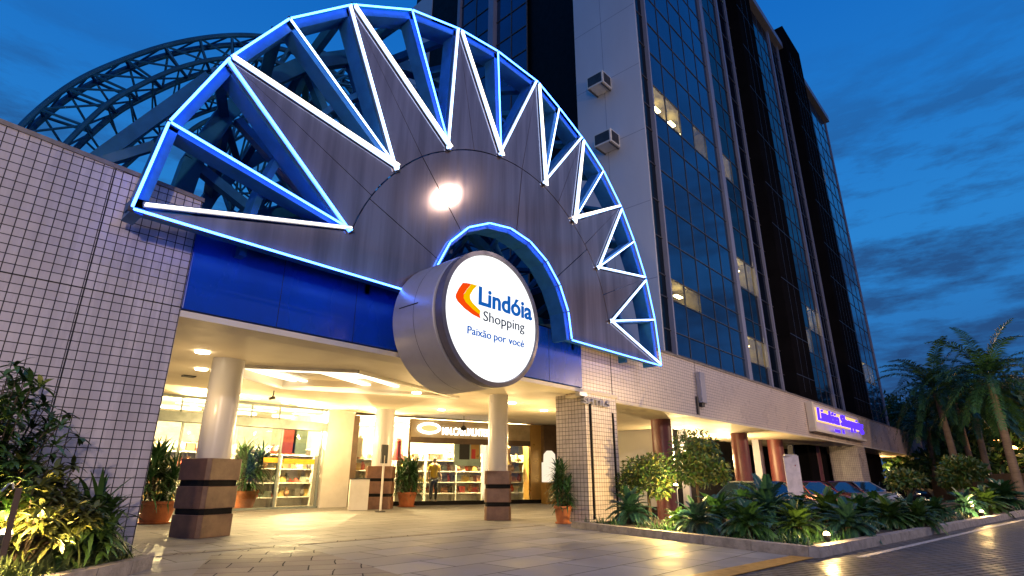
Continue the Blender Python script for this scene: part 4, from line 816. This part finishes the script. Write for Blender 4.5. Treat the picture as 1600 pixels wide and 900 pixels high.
for i in range(260):
    u = random.random() ** 1.6; v = random.uniform(.28, 1.3 + u * 1.5); P = K1 + KD * (u * 34 + .6) + nrm * v; pts.append((P.x, P.y, .07))
for i in range(60): P = (K0).lerp(K1, random.random()) + Vector((random.uniform(.35, 1.2), 0, 0)); pts.append((P.x, P.y, .07))
tag(tufts(pts, .20, 5, n=22, w=.014).build('bed_grass', 'leaf_dark', normals=False), 'low tufts of grass between the cycads in the bed', 'grass', kind='stuff')
# spotlights in the beds
def spot(px, py, z, lab, e_=60, hgt=.16, dx=0, y=None):
    q = atz(px, py, z) if y is None else aty(px, py, y); b = .08
    t = thing('ground_spotlight', (q.x, q.y, b), lab, 'spotlight', 'garden spotlights')
    hgt = q.z - b
    g = MB(); g.tube([(0, 0, 0), (0, 0, hgt - .03)], .014, 6); g.build('stake', 'dark_grey', t, local=True); g = MB(); g.lathe((0, 0, hgt - .04), [(.03, -.02), (.045, 0), (.055, .06)], 14); g.build('housing', 'dark_grey', t, local=True, smooth=True)
    g = MB(); g.lathe((0, 0, hgt + .015), [(.02, -.035), (.05, 0), (.038, .04), (.005, .055)], 12); g.build('bulb', 'spot_bulb', t, local=True, smooth=True)
    lamp('POINT', (q.x, q.y, q.z + .12), e_, (1, .63, .22), .05, t, name='bulb_glow'); return t
spot(1292, 838, .2, 'glowing ground spotlight nearest the kerb corner', 65)
spot(1519, 793, .3, 'glowing ground spotlight below the round lit shrub', 220); spot(1534, 801, .2, 'low spotlight just right of the one under the round shrub', 110)
spot(1056, 760, 0, 'tall torch like garden light beside the small trees', 80, y=6.3)
spot(8, 838, 0, 'bright garden spotlight inside the left planter', 150, y=6.9)
lamp('POINT', (atz(1080, 800, .3).x - .5, atz(1080, 800, .3).y - .2, .75), 330, (1, .66, .22), .01, name='tree_glow')
q = atz(1040, 812, .3); lamp('POINT', (q.x, q.y, .6), 190, (1, .68, .2), .01, name='tree_glow')  # second point without a fixture, added to brighten the front trees
lamp('POINT', (atz(1418, 775, .3).x, atz(1418, 775, .3).y, .5), 1, (1, .68, .2), .01, name='tree_glow')
for (px_, py_, y_, e_) in ((60, 800, 7.0, 42), (112, 838, 7.1, 24)): q = aty(px_, py_, y_); lamp('POINT', q, e_, (1, .62, .24), .01, name='shrub_fill')  # points without fixtures, added to brighten the left shrubs
t = thing('wooden_stake', (aty(20, 850, 6.3).x, 6.3, .1), 'leaning dark wooden stake in front of the left spotlight', 'stake'); a, b = aty(4, 868, 6.3), aty(30, 762, 6.3); g = MB(); g.bar(a, b, .04, .035); g.build('post', 'wood_dark', t); g = MB(); g.tube([aty(2, 768, 6.3), aty(14, 756, 6.3), aty(20, 754, 6.3), aty(21, 764, 6.3)], .008, 5); g.build('bent_tube', 'silver', t)
# palms, background trees
def palm_mesh(seed, H, n=38, L=2.6):
    random.seed(seed); tr = MB(); lean = Vector((random.uniform(-.25, .25), random.uniform(-.25, .25), 0)); P = [Vector((0, 0, 0)) + lean * (i / 6) ** 2 + _Z * H * i / 6 for i in range(7)]; tr.tube(P, .24, 10, r2=.15); g = MB(); top = P[-1]
    for i in range(n):
        k = i / n; frond(g, top + _Z * (.35 * k), i * 2.4 + random.uniform(-.3, .3), R(-12 + 92 * k + random.uniform(-8, 8)), L * random.uniform(.85, 1.1), 1.7, 46, .6, .065, fold=.1, seg=9, rach=.03, jit=.2)
    return tr, g
for i, (px, py, pt, dist, lab, L) in enumerate(((1500, 748, 615, 44, 'leftmost tall palm with drooping dark fronds beyond the mall end', 3.6), (1545, 745, 638, 50, 'shorter palm with thin trunk between the two tall palms', 3.3), (1462, 748, 668, 58, 'small distant palm at the corner of the mall, left of the tall ones', 3.4), (1524, 748, 610, 56, 'slim distant palm showing between the leftmost and the shorter palm', 3.4), (1592, 760, 600, 40, 'rightmost tall palm with pale trunk near the picture edge', 3.7))):
    b = atd(px, py, dist); b.z = -.4; zs = [z for z in np.arange(1, 25, .05)]
    def pyof(z):
        d = Vector((b.x, b.y, z - CH)); return 450 - FPX * d.dot(CU) / d.dot(FW)
    H_ = min(zs, key=lambda z: abs(pyof(z) - pt)) + .4
    t = thing('palm_tree', b, lab, 'palm tree', 'palms beyond the mall'); tr, g = palm_mesh(i + 40, H_, L=L); tr.build('trunk', 'palm_bark', t, local=True, smooth=True); g.build('crown', 'leaf_dark', t, local=True, normals=False)
for i, (px, dist, h, rx, lab) in enumerate(((1425, 75, 9.2, 6.5, 'dark broad tree right behind the end of the tower'), (1470, 85, 9.5, 8., 'dark bushy tree behind the leftmost palm'), (1530, 80, 10.5, 8., 'large dark tree behind the middle palm'), (1590, 70, 9.5, 7., 'dark tree behind the rightmost palm'), (1560, 60, 4.5, 5., 'low dark bush above the wooden fence'), (1480, 62, 4., 5., 'low dark bush left of the white house gable'), (1640, 60, 8, 6., 'dark tree beyond the right picture edge'))):
    b = atd(px, 752, dist); h = h * (1.22 if h > 5 else 1); tree('background_tree', 0, -.5, b, h, rx, h * .46, lab, 'tree', 5200, .62, 60 + i, leaf=('leaf_dark', 'leaf_mid'), group='dark trees in the background', tr=.3, cfrac=.5, lumps=16)
b = atd(1446, 740, 66); t = thing('distant_house', (b.x, b.y, -.5), 'pale distant house gable glimpsed between the trees', 'house'); g = MB(); u = Vector((-b.y, b.x, 0)).normalized() * -1; f_ = Vector((b.x, b.y, 0)).normalized()
P = [b.xy.to_3d() + u * -2.2 + _Z * -.5, b.xy.to_3d() + u * 2.2 + _Z * -.5, b.xy.to_3d() + u * 2.2 + _Z * 3.4, b.xy.to_3d() + _Z * 5., b.xy.to_3d() - u * 2.2 + _Z * 3.4]; g.prism(P, f_ * 6); g.build('gable_wall', 'house_white', t)
g = MB(); g.prism([P[4] - u * .4 - _Z * .1 - f_ * .3, P[3] + _Z * .12 - f_ * .3, P[3] + _Z * .32 - f_ * .3, P[4] - u * .4 + _Z * .1 - f_ * .3], f_ * 6.5); g.prism([P[2] + u * .4 - _Z * .1 - f_ * .3, P[3] + _Z * .12 - f_ * .3, P[3] + _Z * .32 - f_ * .3, P[2] + u * .4 + _Z * .1 - f_ * .3], f_ * 6.5); g.build('roof', 'dark_grey', t)
a, b = atd(1455, 752, 58), atd(1660, 752, 40); t = thing('board_fence', (a.x, a.y, -.5), 'wooden board fence along the far right behind the hedge', 'fence'); g = MB(); n = 120; e_ = (b - a); e_.z = 0
for i in range(n):
    p = a + e_ * (i / n); q = a + e_ * ((i + .86) / n); g.bar((p.x, p.y, .45), (q.x, q.y, .45), 1.9 + .05 * random.random(), .04, up=(e_.y, -e_.x, 0))
g.build('boards', 'fence_wood', t); g = MB()
for i in range(12): p = a + e_ * (i / 12); g.box(p.x - .06, p.x + .06, p.y - .1, p.y, -.5, 1.5)
g.build('post', 'dark_grey', t)
for i, (px, py, dist, lab) in enumerate(((1559, 688, 62, 'small orange street lamp glowing among the trees'), (1582, 700, 56, 'second street lamp with warm hood, nearest the right edge'))):
    b = atd(px, py, dist); t = thing('street_lamp', (b.x, b.y, -.5), lab, 'street lamp', 'far street lamps'); h = b.z + .5
    g = MB(); g.tube([(.3, .3, 0), (.3, .3, h - .3), (.2, .2, h + .1), (0, 0, h + .12)], .06, 6); g.build('pole', 'dark_grey', t, local=True); g = MB(); g.lathe((0, 0, h), [(.22, -.05), (.3, 0), (.12, .14)], 12); g.build('lantern', 'street_bulb', t, local=True); lamp('POINT', (b.x - 1, b.y - 1, b.z - .6), 160, (1, .5, .15), .01, t, name='lantern_glow')
# street lamps behind the viewer, along the road: they light the facade and mirror in the cladding; the last is added to brighten the far fascia
for i, (x, y, z, e_) in enumerate(((16.5, -4.26, 15.0, 2500), (30, -4.5, 6.4, 3600), (-5, -5, 6, 3600), (54, -7, 6.4, 700))):
    t = thing('street_lamp', (x, y, 0), ('tall street lamp at the roadside opposite the gate', 'tall street lamp at the roadside opposite the tower', 'tall street lamp at the roadside left of the viewer', 'added unseen street lamp brightening the far end of the mall')[i], 'street lamp', 'roadside street lamps')
    g = MB(); g.tube([(.6, -.8, 0), (.6, -.8, z - .8), (.4, -.5, z - .1), (0, 0, z)], .09, 8, r2=.05); g.build('pole', 'dark_grey', t, local=True, smooth=True)
    g = MB(); g.lathe((0, 0, z - .12), [(.17, -.06), (.2, 0), (.1, .1)], 16); g.build('lantern', 'flood_bulb', t, local=True, smooth=True); lamp('POINT', (x, y, z - .35), e_, ((1, .76, .58), (1, .66, .38), (1, .78, .62), (1, .62, .34))[i], .2, t, name='lantern_glow')
# ================================================================== PEOPLE-LIKE AND SMALL THINGS
q = atz(676, 789); man = thing('mannequin', (q.x, q.y, 0), 'mannequin in a yellow top and dark trousers standing outside the shop window', 'mannequin')
man.rotation_euler.z = -.35
def skin(name, verts, edges, rad, m, parent, sub=1):
    me = bpy.data.meshes.new(name); me.from_pydata(verts, edges, []); o = bpy.data.objects.new(name, me); col.objects.link(o); md = o.modifiers.new('s', 'SKIN'); sv = me.skin_vertices[0].data
    for i, r_ in enumerate(rad): sv[i].radius = (r_, r_ * .85) if isinstance(r_, float) else r_
    sv[0].use_root = True; s2 = o.modifiers.new('u', 'SUBSURF'); s2.levels = s2.render_levels = sub; bpy.context.view_layer.update()
    nm = bpy.data.meshes.new_from_object(o.evaluated_get(bpy.context.evaluated_depsgraph_get())); bpy.data.objects.remove(o); nm.materials.clear(); nm.materials.append(MT[m]); nm.name = name
    nm.polygons.foreach_set('use_smooth', [True] * len(nm.polygons)); o = bpy.data.objects.new(name, nm); col.objects.link(o); o.parent = parent; return o
V = [(0, 0, 1.08), (0, 0, 1.25), (0, 0, 1.45), (0, 0, 1.60), (0, 0, 1.68), (0, -.01, 1.80), (0, 0, 1.92), (.19, 0, 1.56), (.25, -.02, 1.30), (.27, -.10, 1.06), (.27, -.14, .97), (-.19, 0, 1.56), (-.25, 0, 1.30), (-.26, -.06, 1.05), (-.26, -.1, .96),
     (.10, 0, .98), (.11, -.01, .58), (.12, .02, .16), (.13, -.10, .10), (-.10, 0, .98), (-.11, -.01, .58), (-.12, .02, .16), (-.13, -.10, .10)]
E_ = [(0, 1), (1, 2), (2, 3), (3, 4), (4, 5), (5, 6), (3, 7), (7, 8), (8, 9), (9, 10), (3, 11), (11, 12), (12, 13), (13, 14), (0, 15), (15, 16), (16, 17), (17, 18), (0, 19), (19, 20), (20, 21), (21, 22)]
skin('body', V, E_, [.15, .13, .16, .10, .055, .10, .085, .06, .045, .035, .03, .06, .045, .035, .03, .095, .06, .04, .03, .095, .06, .04, .03], 'skin', man, 2)
V = [(0, 0, 1.0), (0, 0, 1.2), (0, 0, 1.42), (0, 0, 1.58), (.18, 0, 1.56), (.235, -.01, 1.34), (-.18, 0, 1.56), (-.235, 0, 1.34)]
skin('shirt', V, [(0, 1), (1, 2), (2, 3), (3, 4), (4, 5), (3, 6), (6, 7)], [(.19, .15), (.17, .13), (.20, .14), (.12, .10), .085, .07, .085, .07], 'yellow', man, 2)
V = [(0, 0, 1.04), (.10, 0, .96), (.115, -.01, .58), (.12, .01, .20), (-.10, 0, .96), (-.115, -.01, .58), (-.12, .01, .20)]
skin('trousers', V, [(0, 1), (1, 2), (2, 3), (0, 4), (4, 5), (5, 6)], [(.165, .14), .115, .085, .07, .115, .085, .07], 'dark_grey', man, 2)
g = MB(); g.tube([(0, .12, .02), (0, .1, .9)], .015, 6)
for k in range(4): a = k * 1.57 + .5; g.tube([(0, .12, .08), (math.cos(a) * .32, .12 + math.sin(a) * .3, .015)], .014, 5)
g.build('stand', 'chrome', man, local=True)
# poster hanging in the window
def on_front(name, px0, px1, py0, py1, off, th, m, par, ref=None):
    u0, u1 = u_of(px0, (py0 + py1) / 2), u_of(px1, (py0 + py1) / 2)
    def zof(px, py):
        d = ray(px, py); P = sb(u_of(px, py)); k = P.x / d.x; return CH + d.z * k
    z1, z0 = zof((px0 + px1) / 2, py0), zof((px0 + px1) / 2, py1); g = MB(); sbox(g, u0, u1, off - th, off, z0, z1); return g.build(name, m, par)
q = sb(u_of(730), -.03, 1.9); po = thing('window_poster', q, 'grey green hanging poster with dark printed jar shape in the shop window', 'poster')
on_front('sheet', 709, 750, 686, 728, -.03, .02, 'poster_grey', po); on_front('dark_print', 717, 733, 690, 718, -.052, .004, 'black', po); on_front('photo_print', 735, 748, 690, 717, -.052, .004, 'gold_panel', po); on_front('red_print', 736, 742, 702, 717, -.057, .004, 'red', po)
# pendant camera, ceiling camera
q = atz(725, 651, 3.45); t = thing('pendant_speaker', (q.x, q.y, 3.4), 'small black pendant hanging from ceiling before the lit shop name', 'pendant'); zc_ = cz(q.y); g = MB(); g.tube([(q.x, q.y, zc_), (q.x, q.y, zc_ - .45)], .015, 6); g.build('rod', 'dark_grey', t); g = MB(); g.lathe((q.x, q.y, zc_ - .58), [(.05, 0), (.13, .06), (.10, .14), (.03, .2)], 14); g.build('globe', 'black', t, smooth=True)
q = atz(428, 612, 3.4); zc_ = cz(q.y); t = thing('security_camera', (q.x, q.y, 3.3), 'small dark security camera under the canopy ceiling', 'camera'); g = MB(); g.tube([(q.x, q.y, zc_), (q.x, q.y, zc_ - .12), (q.x - .05, q.y - .05, zc_ - .2)], .015, 6); g.build('arm', 'dark_grey', t); g = MB(); g.bar((q.x - .14, q.y - .1, zc_ - .25), (q.x + .04, q.y + .02, zc_ - .2), .08, .08); g.build('body', 'black', t, bevel=.01)
q = atz(294, 593, 3.3); zc_ = cz(q.y); t = thing('ceiling_vent', (q.x, q.y, zc_), 'small dark vent in the canopy ceiling at the left', 'vent'); g = MB(); g.box(q.x - .14, q.x + .14, q.y - .1, q.y + .1, zc_ - .03, zc_ + .01); g.build('grille', 'dark_grey', t)
# sign post and white pedestal by the rear column
q = atz(594, 800); t = thing('notice_post', (q.x, q.y, 0), 'thin white pole with a small dark notice board by the rear column', 'sign post'); g = MB(); g.tube([(0, 0, 0), (0, 0, 1.75)], .035, 8); g.build('pole', 'white_plaster', t, local=True); g = MB(); g.box(-.12, .12, -.03, .03, 1.5, 2.1); g.build('board', 'dark_grey', t, local=True); g = MB(); g.lathe((0, 0, 0), [(.17, 0), (.17, .02), (.05, .04)], 16); g.build('base', 'dark_grey', t, local=True)
q = atz(558, 797); t = thing('pedestal_box', (q.x, q.y, 0), 'white display pedestal left of the rear column', 'pedestal'); g = MB(); g.box(-.32, .32, -.25, .25, 0, 1.0); g.build('cabinet', 'white_plaster', t, local=True, bevel=.01); g = MB(); g.box(-.34, .34, -.27, .27, 1.0, 1.03); g.build('top', 'dark_grey', t, local=True); t.rotation_euler.z = -.5
q = sb(u_of(845), -.75); t = thing('display_case', (q.x, q.y, 0), 'small lit white display case beside the gold corner pier', 'display case'); t.rotation_euler.z = AZ; g = MB(); g.box(-.3, .3, -.2, .2, .9, 1.75); g.build('lit_cabinet', 'wall_wash', t, local=True, bevel=.02); g = MB(); g.lathe((0, 0, 1.75), [(.28, 0), (.26, .35), (.12, .5)], 18); g.build('hood', 'wall_wash', t, local=True, smooth=True); g = MB(); g.box(-.32, .32, -.22, .22, 0, .9); g.build('base', 'gold_panel', t, local=True)
# ---- goods on show in the two shops
MT['good_a'] = mat('good_a', (.5, .08, .05), .5); mat('good_b', (.06, .05, .04), .5); mat('good_c', (.55, .38, .12), .5); mat('good_d', (.25, .30, .24), .5); mat('good_e', (.7, .62, .5), .5); mat('good_f', (.30, .14, .06), .5)
def g_vase(g, s): g.lathe((0, 0, 0), [(.05 * s, 0), (.11 * s, .10 * s), (.09 * s, .2 * s), (.04 * s, .27 * s), (.06 * s, .32 * s)], 10)
def g_bag(g, s):
    g.prism([(-.15 * s, -.05, 0), (.15 * s, -.05, 0), (.11 * s, -.05, .2 * s), (-.11 * s, -.05, .2 * s)], (0, .1, 0)); g.tube([(-.07 * s, 0, .2 * s), (-.05 * s, 0, .3 * s), (.05 * s, 0, .3 * s), (.07 * s, 0, .2 * s)], .01, 4)
def g_shoe(g, s): g.prism([(-.13 * s, -.04, 0), (.14 * s, -.04, 0), (.14 * s, -.04, .05 * s), (.02 * s, -.04, .07 * s), (-.05 * s, -.04, .14 * s), (-.13 * s, -.04, .15 * s)], (0, .09, 0))
def g_box(g, s): g.prism([(-.12 * s, -.08, 0), (.12 * s, -.08, 0), (.13 * s, -.08, .22 * s), (-.13 * s, -.08, .22 * s)], (0, .16, 0)); g.prism([(-.14 * s, -.09, .22 * s), (.14 * s, -.09, .22 * s), (.14 * s, -.09, .25 * s), (-.14 * s, -.09, .25 * s)], (0, .18, 0))
kinds = [('vase', g_vase, 'vase'), ('handbag', g_bag, 'handbag'), ('display_shoe', g_shoe, 'shoe'), ('gift_box', g_box, 'box')]; cols = [('good_a', 'red'), ('good_b', 'black'), ('good_c', 'golden'), ('good_d', 'grey green'), ('good_e', 'cream'), ('good_f', 'brown')]
protos = {}
random.seed(77)
ords = ['first', 'second', 'third', 'fourth', 'fifth', 'sixth', 'seventh', 'eighth', 'ninth', 'tenth']
def rack(pos, rz, w, nsh, lab, where, nper, h=1.9, low=.35):
    t = thing('display_shelf', pos, lab, 'shelf', None, rz); g = MB(); g.box(-w / 2, w / 2, .3, .34, 0, h + .3); g.build('back_panel', 'shop_white', t, local=True)
    for sx in (-w / 2, w / 2 - .04): g = MB(); g.box(sx, sx + .04, -.2, .3, 0, h + .3); g.build('side_panel', 'shop_white', t, local=True)
    zs = [low + (h - low) * i / max(1, nsh - 1) for i in range(nsh)]
    for z in zs: g = MB(); g.box(-w / 2 + .041, w / 2 - .041, -.2, .299, z - .04, z); g.build('shelf_board', 'shop_white', t, local=True)
    for si, z in enumerate(zs):
        for j in range(nper):
            ki = random.randrange(4); ci = random.randrange(6); nm, fn, cat = kinds[ki]; key = (ki, ci)
            if key not in protos: g = MB(); fn(g, 1.08); o = g.build(nm, cols[ci][0], None, normals=True, smooth=True); me = o.data; bpy.data.objects.remove(o); protos[key] = me
            o = bpy.data.objects.new(nm, protos[key]); col.objects.link(o); xx = -w / 2 + w * (j + .5) / nper; R_ = Matrix.Rotation(rz, 4, 'Z'); o.location = Vector(pos) + R_ @ Vector((xx, random.uniform(-.05, .1), z)); o.rotation_euler.z = rz + random.uniform(-.3, .3)
            tag(o, '%s %s %s from left on %s shelf of %s' % (cols[ci][1], cat, ords[j], ('lowest', 'second', 'third', 'fourth', 'top')[si], where), cat, 'goods in the shop windows')
xs = [aty(px, 740, YD + 1.6).x for px in (262, 330, 400, 462)]
for i, x in enumerate(xs): rack(Vector((x, YD + 1.7 + .3 * (i % 2), 0.005)), R((-8, 4, -5, 6)[i]), 1.75, 4, ('white shelf of goods behind the left glass pane', 'white shelf of goods half hidden by the big column', 'white shelf of goods behind the second glass pane', 'white shelf of goods behind the sliding door by the wall')[i], ('far left rack', 'rack behind column', 'middle rack', 'sliding door rack')[i], 8)
us = [u_of(px, 740) for px in (575, 655, 700, 745, 810)]
for i, u in enumerate(us): q = sb(u, .95 + .2 * (i % 2), .105); rack(q, AZ, 1.45, 4, ('shelf of goods in the window left of the oval emblem', 'shelf of goods behind the mannequin', 'shelf of goods under the hanging poster', 'shelf of goods left of the right column', 'shelf of goods right of the right column')[i], ('left window rack', 'mannequin rack', 'poster rack', 'rack by column', 'rack near gold pier')[i], 7, h=1.7)
# dresses hanging
def dress(q, m, lab, s=1.):
    t = thing('hanging_dress', q, lab, 'dress', 'garments hung in the window'); g = MB(); g.lathe((0, 0, 0), [(.26 * s, -.85 * s), (.15 * s, -.35 * s), (.17 * s, -.1 * s), (.07 * s, 0)], 12); g.build('garment', m, t, local=True, smooth=True); g = MB(); g.tube([(-.14, 0, -.02), (0, 0, .06), (.14, 0, -.02)], .01, 4); g.build('hanger', 'dark_grey', t, local=True)
dress(sb(u_of(627, 680), .25, 2.6), 'red', 'red dress hanging left of the shop sign'); dress(sb(u_of(572, 680), .6, 2.7), 'good_e', 'cream dress hanging at the left end of the shop window'); dress(sb(u_of(800, 690), .5, 2.5), 'good_c', 'golden dress hanging right of the column')
for (px, m, lab, hh) in ((470, 'poster_grey', 'grey poster hung behind the sliding door', .9), (452, 'red', 'red and cream poster behind the sliding door', 1.)):
    x = aty(px, 680, YD + .8).x; t = thing('wall_poster', (x, YD + .8, 2.), lab, 'poster'); g = MB(); g.box(x - .28, x + .28, YD + .78, YD + .8, 1.9, 1.9 + hh); g.build('sheet', m, t)
# ---- small roadside things
q = aty(996, 760, 9.6); t = thing('notice_sign', (q.x, q.y, 0), 'small yellow notice on a thin pole beside the tiled pillar', 'sign'); g = MB(); a = aty(996, 742, 9.6).z; g.tube([(0, 0, 0), (0, 0, a)], .015, 6); g.build('pole', 'dark_grey', t, local=True); g = MB(); g.box(-.11, .11, -.03, 0, a - .05, a + .38); g.build('plate', 'yellow', t, local=True, bevel=.02)
q = atd(1240, 745, 24); t = thing('banner_stand', (q.x, q.y, -.5), 'white roll up banner with a tiny red mark in front of dark columns', 'banner'); u = Vector((math.cos(-.3), math.sin(-.3), 0)); g = MB(); b_ = Vector((q.x, q.y, 0))
zt_ = atd(1240, 712, 24).z; g.bar(b_ + _Z * -.4, b_ + _Z * zt_, .62, .03, up=(.6, .8, 0)); g.build('cloth', 'banner_cloth', t); g = MB(); g.bar(b_ + _Z * (zt_ + .02) - u * .36, b_ + _Z * (zt_ + .02) + u * .36, .05, .05); g.bar(b_ - _Z * .45 - u * .36, b_ - _Z * .45 + u * .36, .08, .2); g.build('rail', 'silver', t)
g = MB(); g.bar(b_ + Vector((-.12, -.16, zt_ - .35)), b_ + Vector((-.03, -.12, zt_ - .35)), .05, .02); g.build('red_mark', 'red', t)
# string lights in the arcade window behind the banner
t = thing('lit_shop_display', (36, 13.7, 0), 'dark shop window edged with rows of yellow lights in the arcade', 'shop display')
g = MB(); g.box(34.2, 43, 13.72, 13.88, -.3, 2.7); g.build('dark_panel', 'arcade_dark', t); g = MB()
for i in range(9):
    for j in range(6): g.box(34.6 + i * .95, 34.6 + i * .95 + .5, 13.68, 13.715, .1 + j * .42, .1 + j * .42 + .2 * ((i + j) % 3 > 0) + .05)
g.build('light_rows', 'string_light', t)
t = thing('lit_cabinet', (27, 13.6, 0), 'dark stepped cabinet trimmed with warm lights behind second arcade column', 'cabinet'); g = MB(); g.box(26.3, 27.6, 13.4, 13.88, 1.5, 2.2); g.box(26.3, 28.4, 13.4, 13.88, .6, 1.45); g.build('carcass', 'black', t); g = MB(); g.box(26.3, 27.7, 13.36, 13.39, 2.2, 2.28); g.box(26.3, 28.5, 13.36, 13.39, 1.42, 1.5); g.box(26.3, 28.6, 13.36, 13.39, .5, .6); g.build('light_strip', 'string_light', t)
t = thing('oval_plaque', (24.2, 13.85, 1.9), 'dark green oval plaque on the pale arcade wall', 'plaque'); g = MB(); g.prism([(24.2 + math.cos(a) * .35, 13.89, 1.75 + math.sin(a) * .62) for a in [i * math.pi / 12 for i in range(24)]], (0, -.06, 0)); g.build('board', 'arcade_dark', t)
# ---- parked cars (only their upper halves show above the plants)
def car(x, y, rz, paint, lab, L=4.2, W_=1.74, H_=1.46, suv=False):
    if paint not in MT: mat(paint, CARC[paint], .22, metal=.3, coat=.8, c2=tuple(v * .9 for v in CARC[paint]))
    t = thing('parked_car', (x, y, -.5), lab, 'car', 'cars parked behind the planting bed', rz)
    st = [(-2.1, .32, .62, .74), (-2.0, .26, .80, .82), (-1.5, .22, .90, .86), (-.75, .22, .95, .87), (.3, .22, .95, .87), (1.4, .22, .95, .87), (1.95, .26, .92, .83), (2.1, .34, .80, .74)]
    g = MB(); vs = []; k = 10
    for (X, zb, zt_, hw) in st:
        for (a_, b_) in ((-.9, 0), (-1, .3), (-1, .7), (-.9, 1), (-.5, 1.03), (.5, 1.03), (.9, 1), (1, .7), (1, .3), (.9, 0)): vs.append((X * L / 4.2, a_ * hw * W_ / 1.74, zb + (zt_ - zb) * b_))
    fs = [(i * k + j, i * k + (j + 1) % k, (i + 1) * k + (j + 1) % k, (i + 1) * k + j) for i in range(len(st) - 1) for j in range(k)] + [tuple(range(k))[::-1], tuple((len(st) - 1) * k + j for j in range(k))]
    g.add(vs, fs); g.build('body', paint, t, local=True, smooth=True)
    g = MB(); rf = H_; xb = 2.0 if suv else 1.75; xr = 1.7 if suv else 1.15
    bot = [(-1.15, -.80), (xb, -.80), (xb, .80), (-1.15, .80)]; top = [(-.35, -.60), (xr, -.60), (xr, .60), (-.35, .60)]
    g.add([(a_, b_, .93) for a_, b_ in bot] + [(a_, b_, rf - .03) for a_, b_ in top], [(0, 1, 5, 4), (1, 2, 6, 5), (2, 3, 7, 6), (3, 0, 4, 7)]); g.build('windows', 'car_glass', t, local=True)
    g = MB(); g.add([(a_ * 1.01, b_ * 1.01, rf - .035) for a_, b_ in top] + [(a_ * .96 + .01, b_ * .9, rf + .02) for a_, b_ in top], [(0, 3, 2, 1), (4, 5, 6, 7), (0, 1, 5, 4), (1, 2, 6, 5), (2, 3, 7, 6), (3, 0, 4, 7)]); 
    for sy in (-1, 1):
        for (xa, xc) in ((-1.15, -.35), (xb, xr), (.45, .45)): g.tube([(xa, sy * .805, .93), (xc, sy * .605, rf - .03)], .035, 5)
    g.build('roof', paint, t, local=True, bevel=.01)
    for sx in (-1.3, 1.3):
        for sy in (-.78, .78): g = MB(); g.lathe((sx, sy - .1, .32), [(.31, 0), (.32, .02), (.32, .18), (.31, .2)], 20, axis='y'); w = g.build('wheel', 'tyre', t, local=True, smooth=True); g = MB(); g.lathe((sx, sy - .105, .32), [(.18, 0), (.18, .21)], 14, axis='y'); g.build('rim', 'chrome', w, local=True)
    for sy in (-.62, .62): g = MB(); g.lathe((-2.08, sy, .66), [(.02, 0), (.09, .02)], 10); g.box(-2.09, -1.95, sy - .15, sy + .15, .60, .74); g.build('headlight', 'chrome', t, local=True); g = MB(); g.box(2.0, 2.11, sy - .1, sy + .12, .65, .82); g.build('tail_light', 'red', t, local=True)
    for sy in (-1, 1): g = MB(); g.box(-.95, -.8, sy * .95 - .08, sy * .95 + .08, .93, 1.06); g.build('mirror', paint, t, local=True, bevel=.02)
CARC = dict(car_blue=(.02, .05, .10), car_maroon=(.14, .012, .015), car_wine=(.09, .01, .02), car_silver=(.42, .43, .46), car_black=(.012, .012, .015), car_white=(.6, .6, .62))
for (px, y, pt, lab, s_) in ((1270, 5.9 + 1.8, 'car_blue', 'dark blue car with bright windscreen nearest the banner', 0), (1327, 8., 'car_maroon', 'maroon car parked between the blue car and the tiled pillar', 0), (1362, 8.2, 'car_wine', 'wine red car in front of the middle tiled pillar', 0), (1396, 8., 'car_silver', 'silver car just right of the middle tiled pillar', 0), (1443, 8., 'car_black', 'black car parked left of the farthest white car', 1), (1478, 8., 'car_white', 'white car at the far right end of the row', 0)):
    q = aty(px, 762, y - 1.2); car(q.x, y + .6, R(58), pt, lab, suv=bool(s_))
for i in (1,): pass
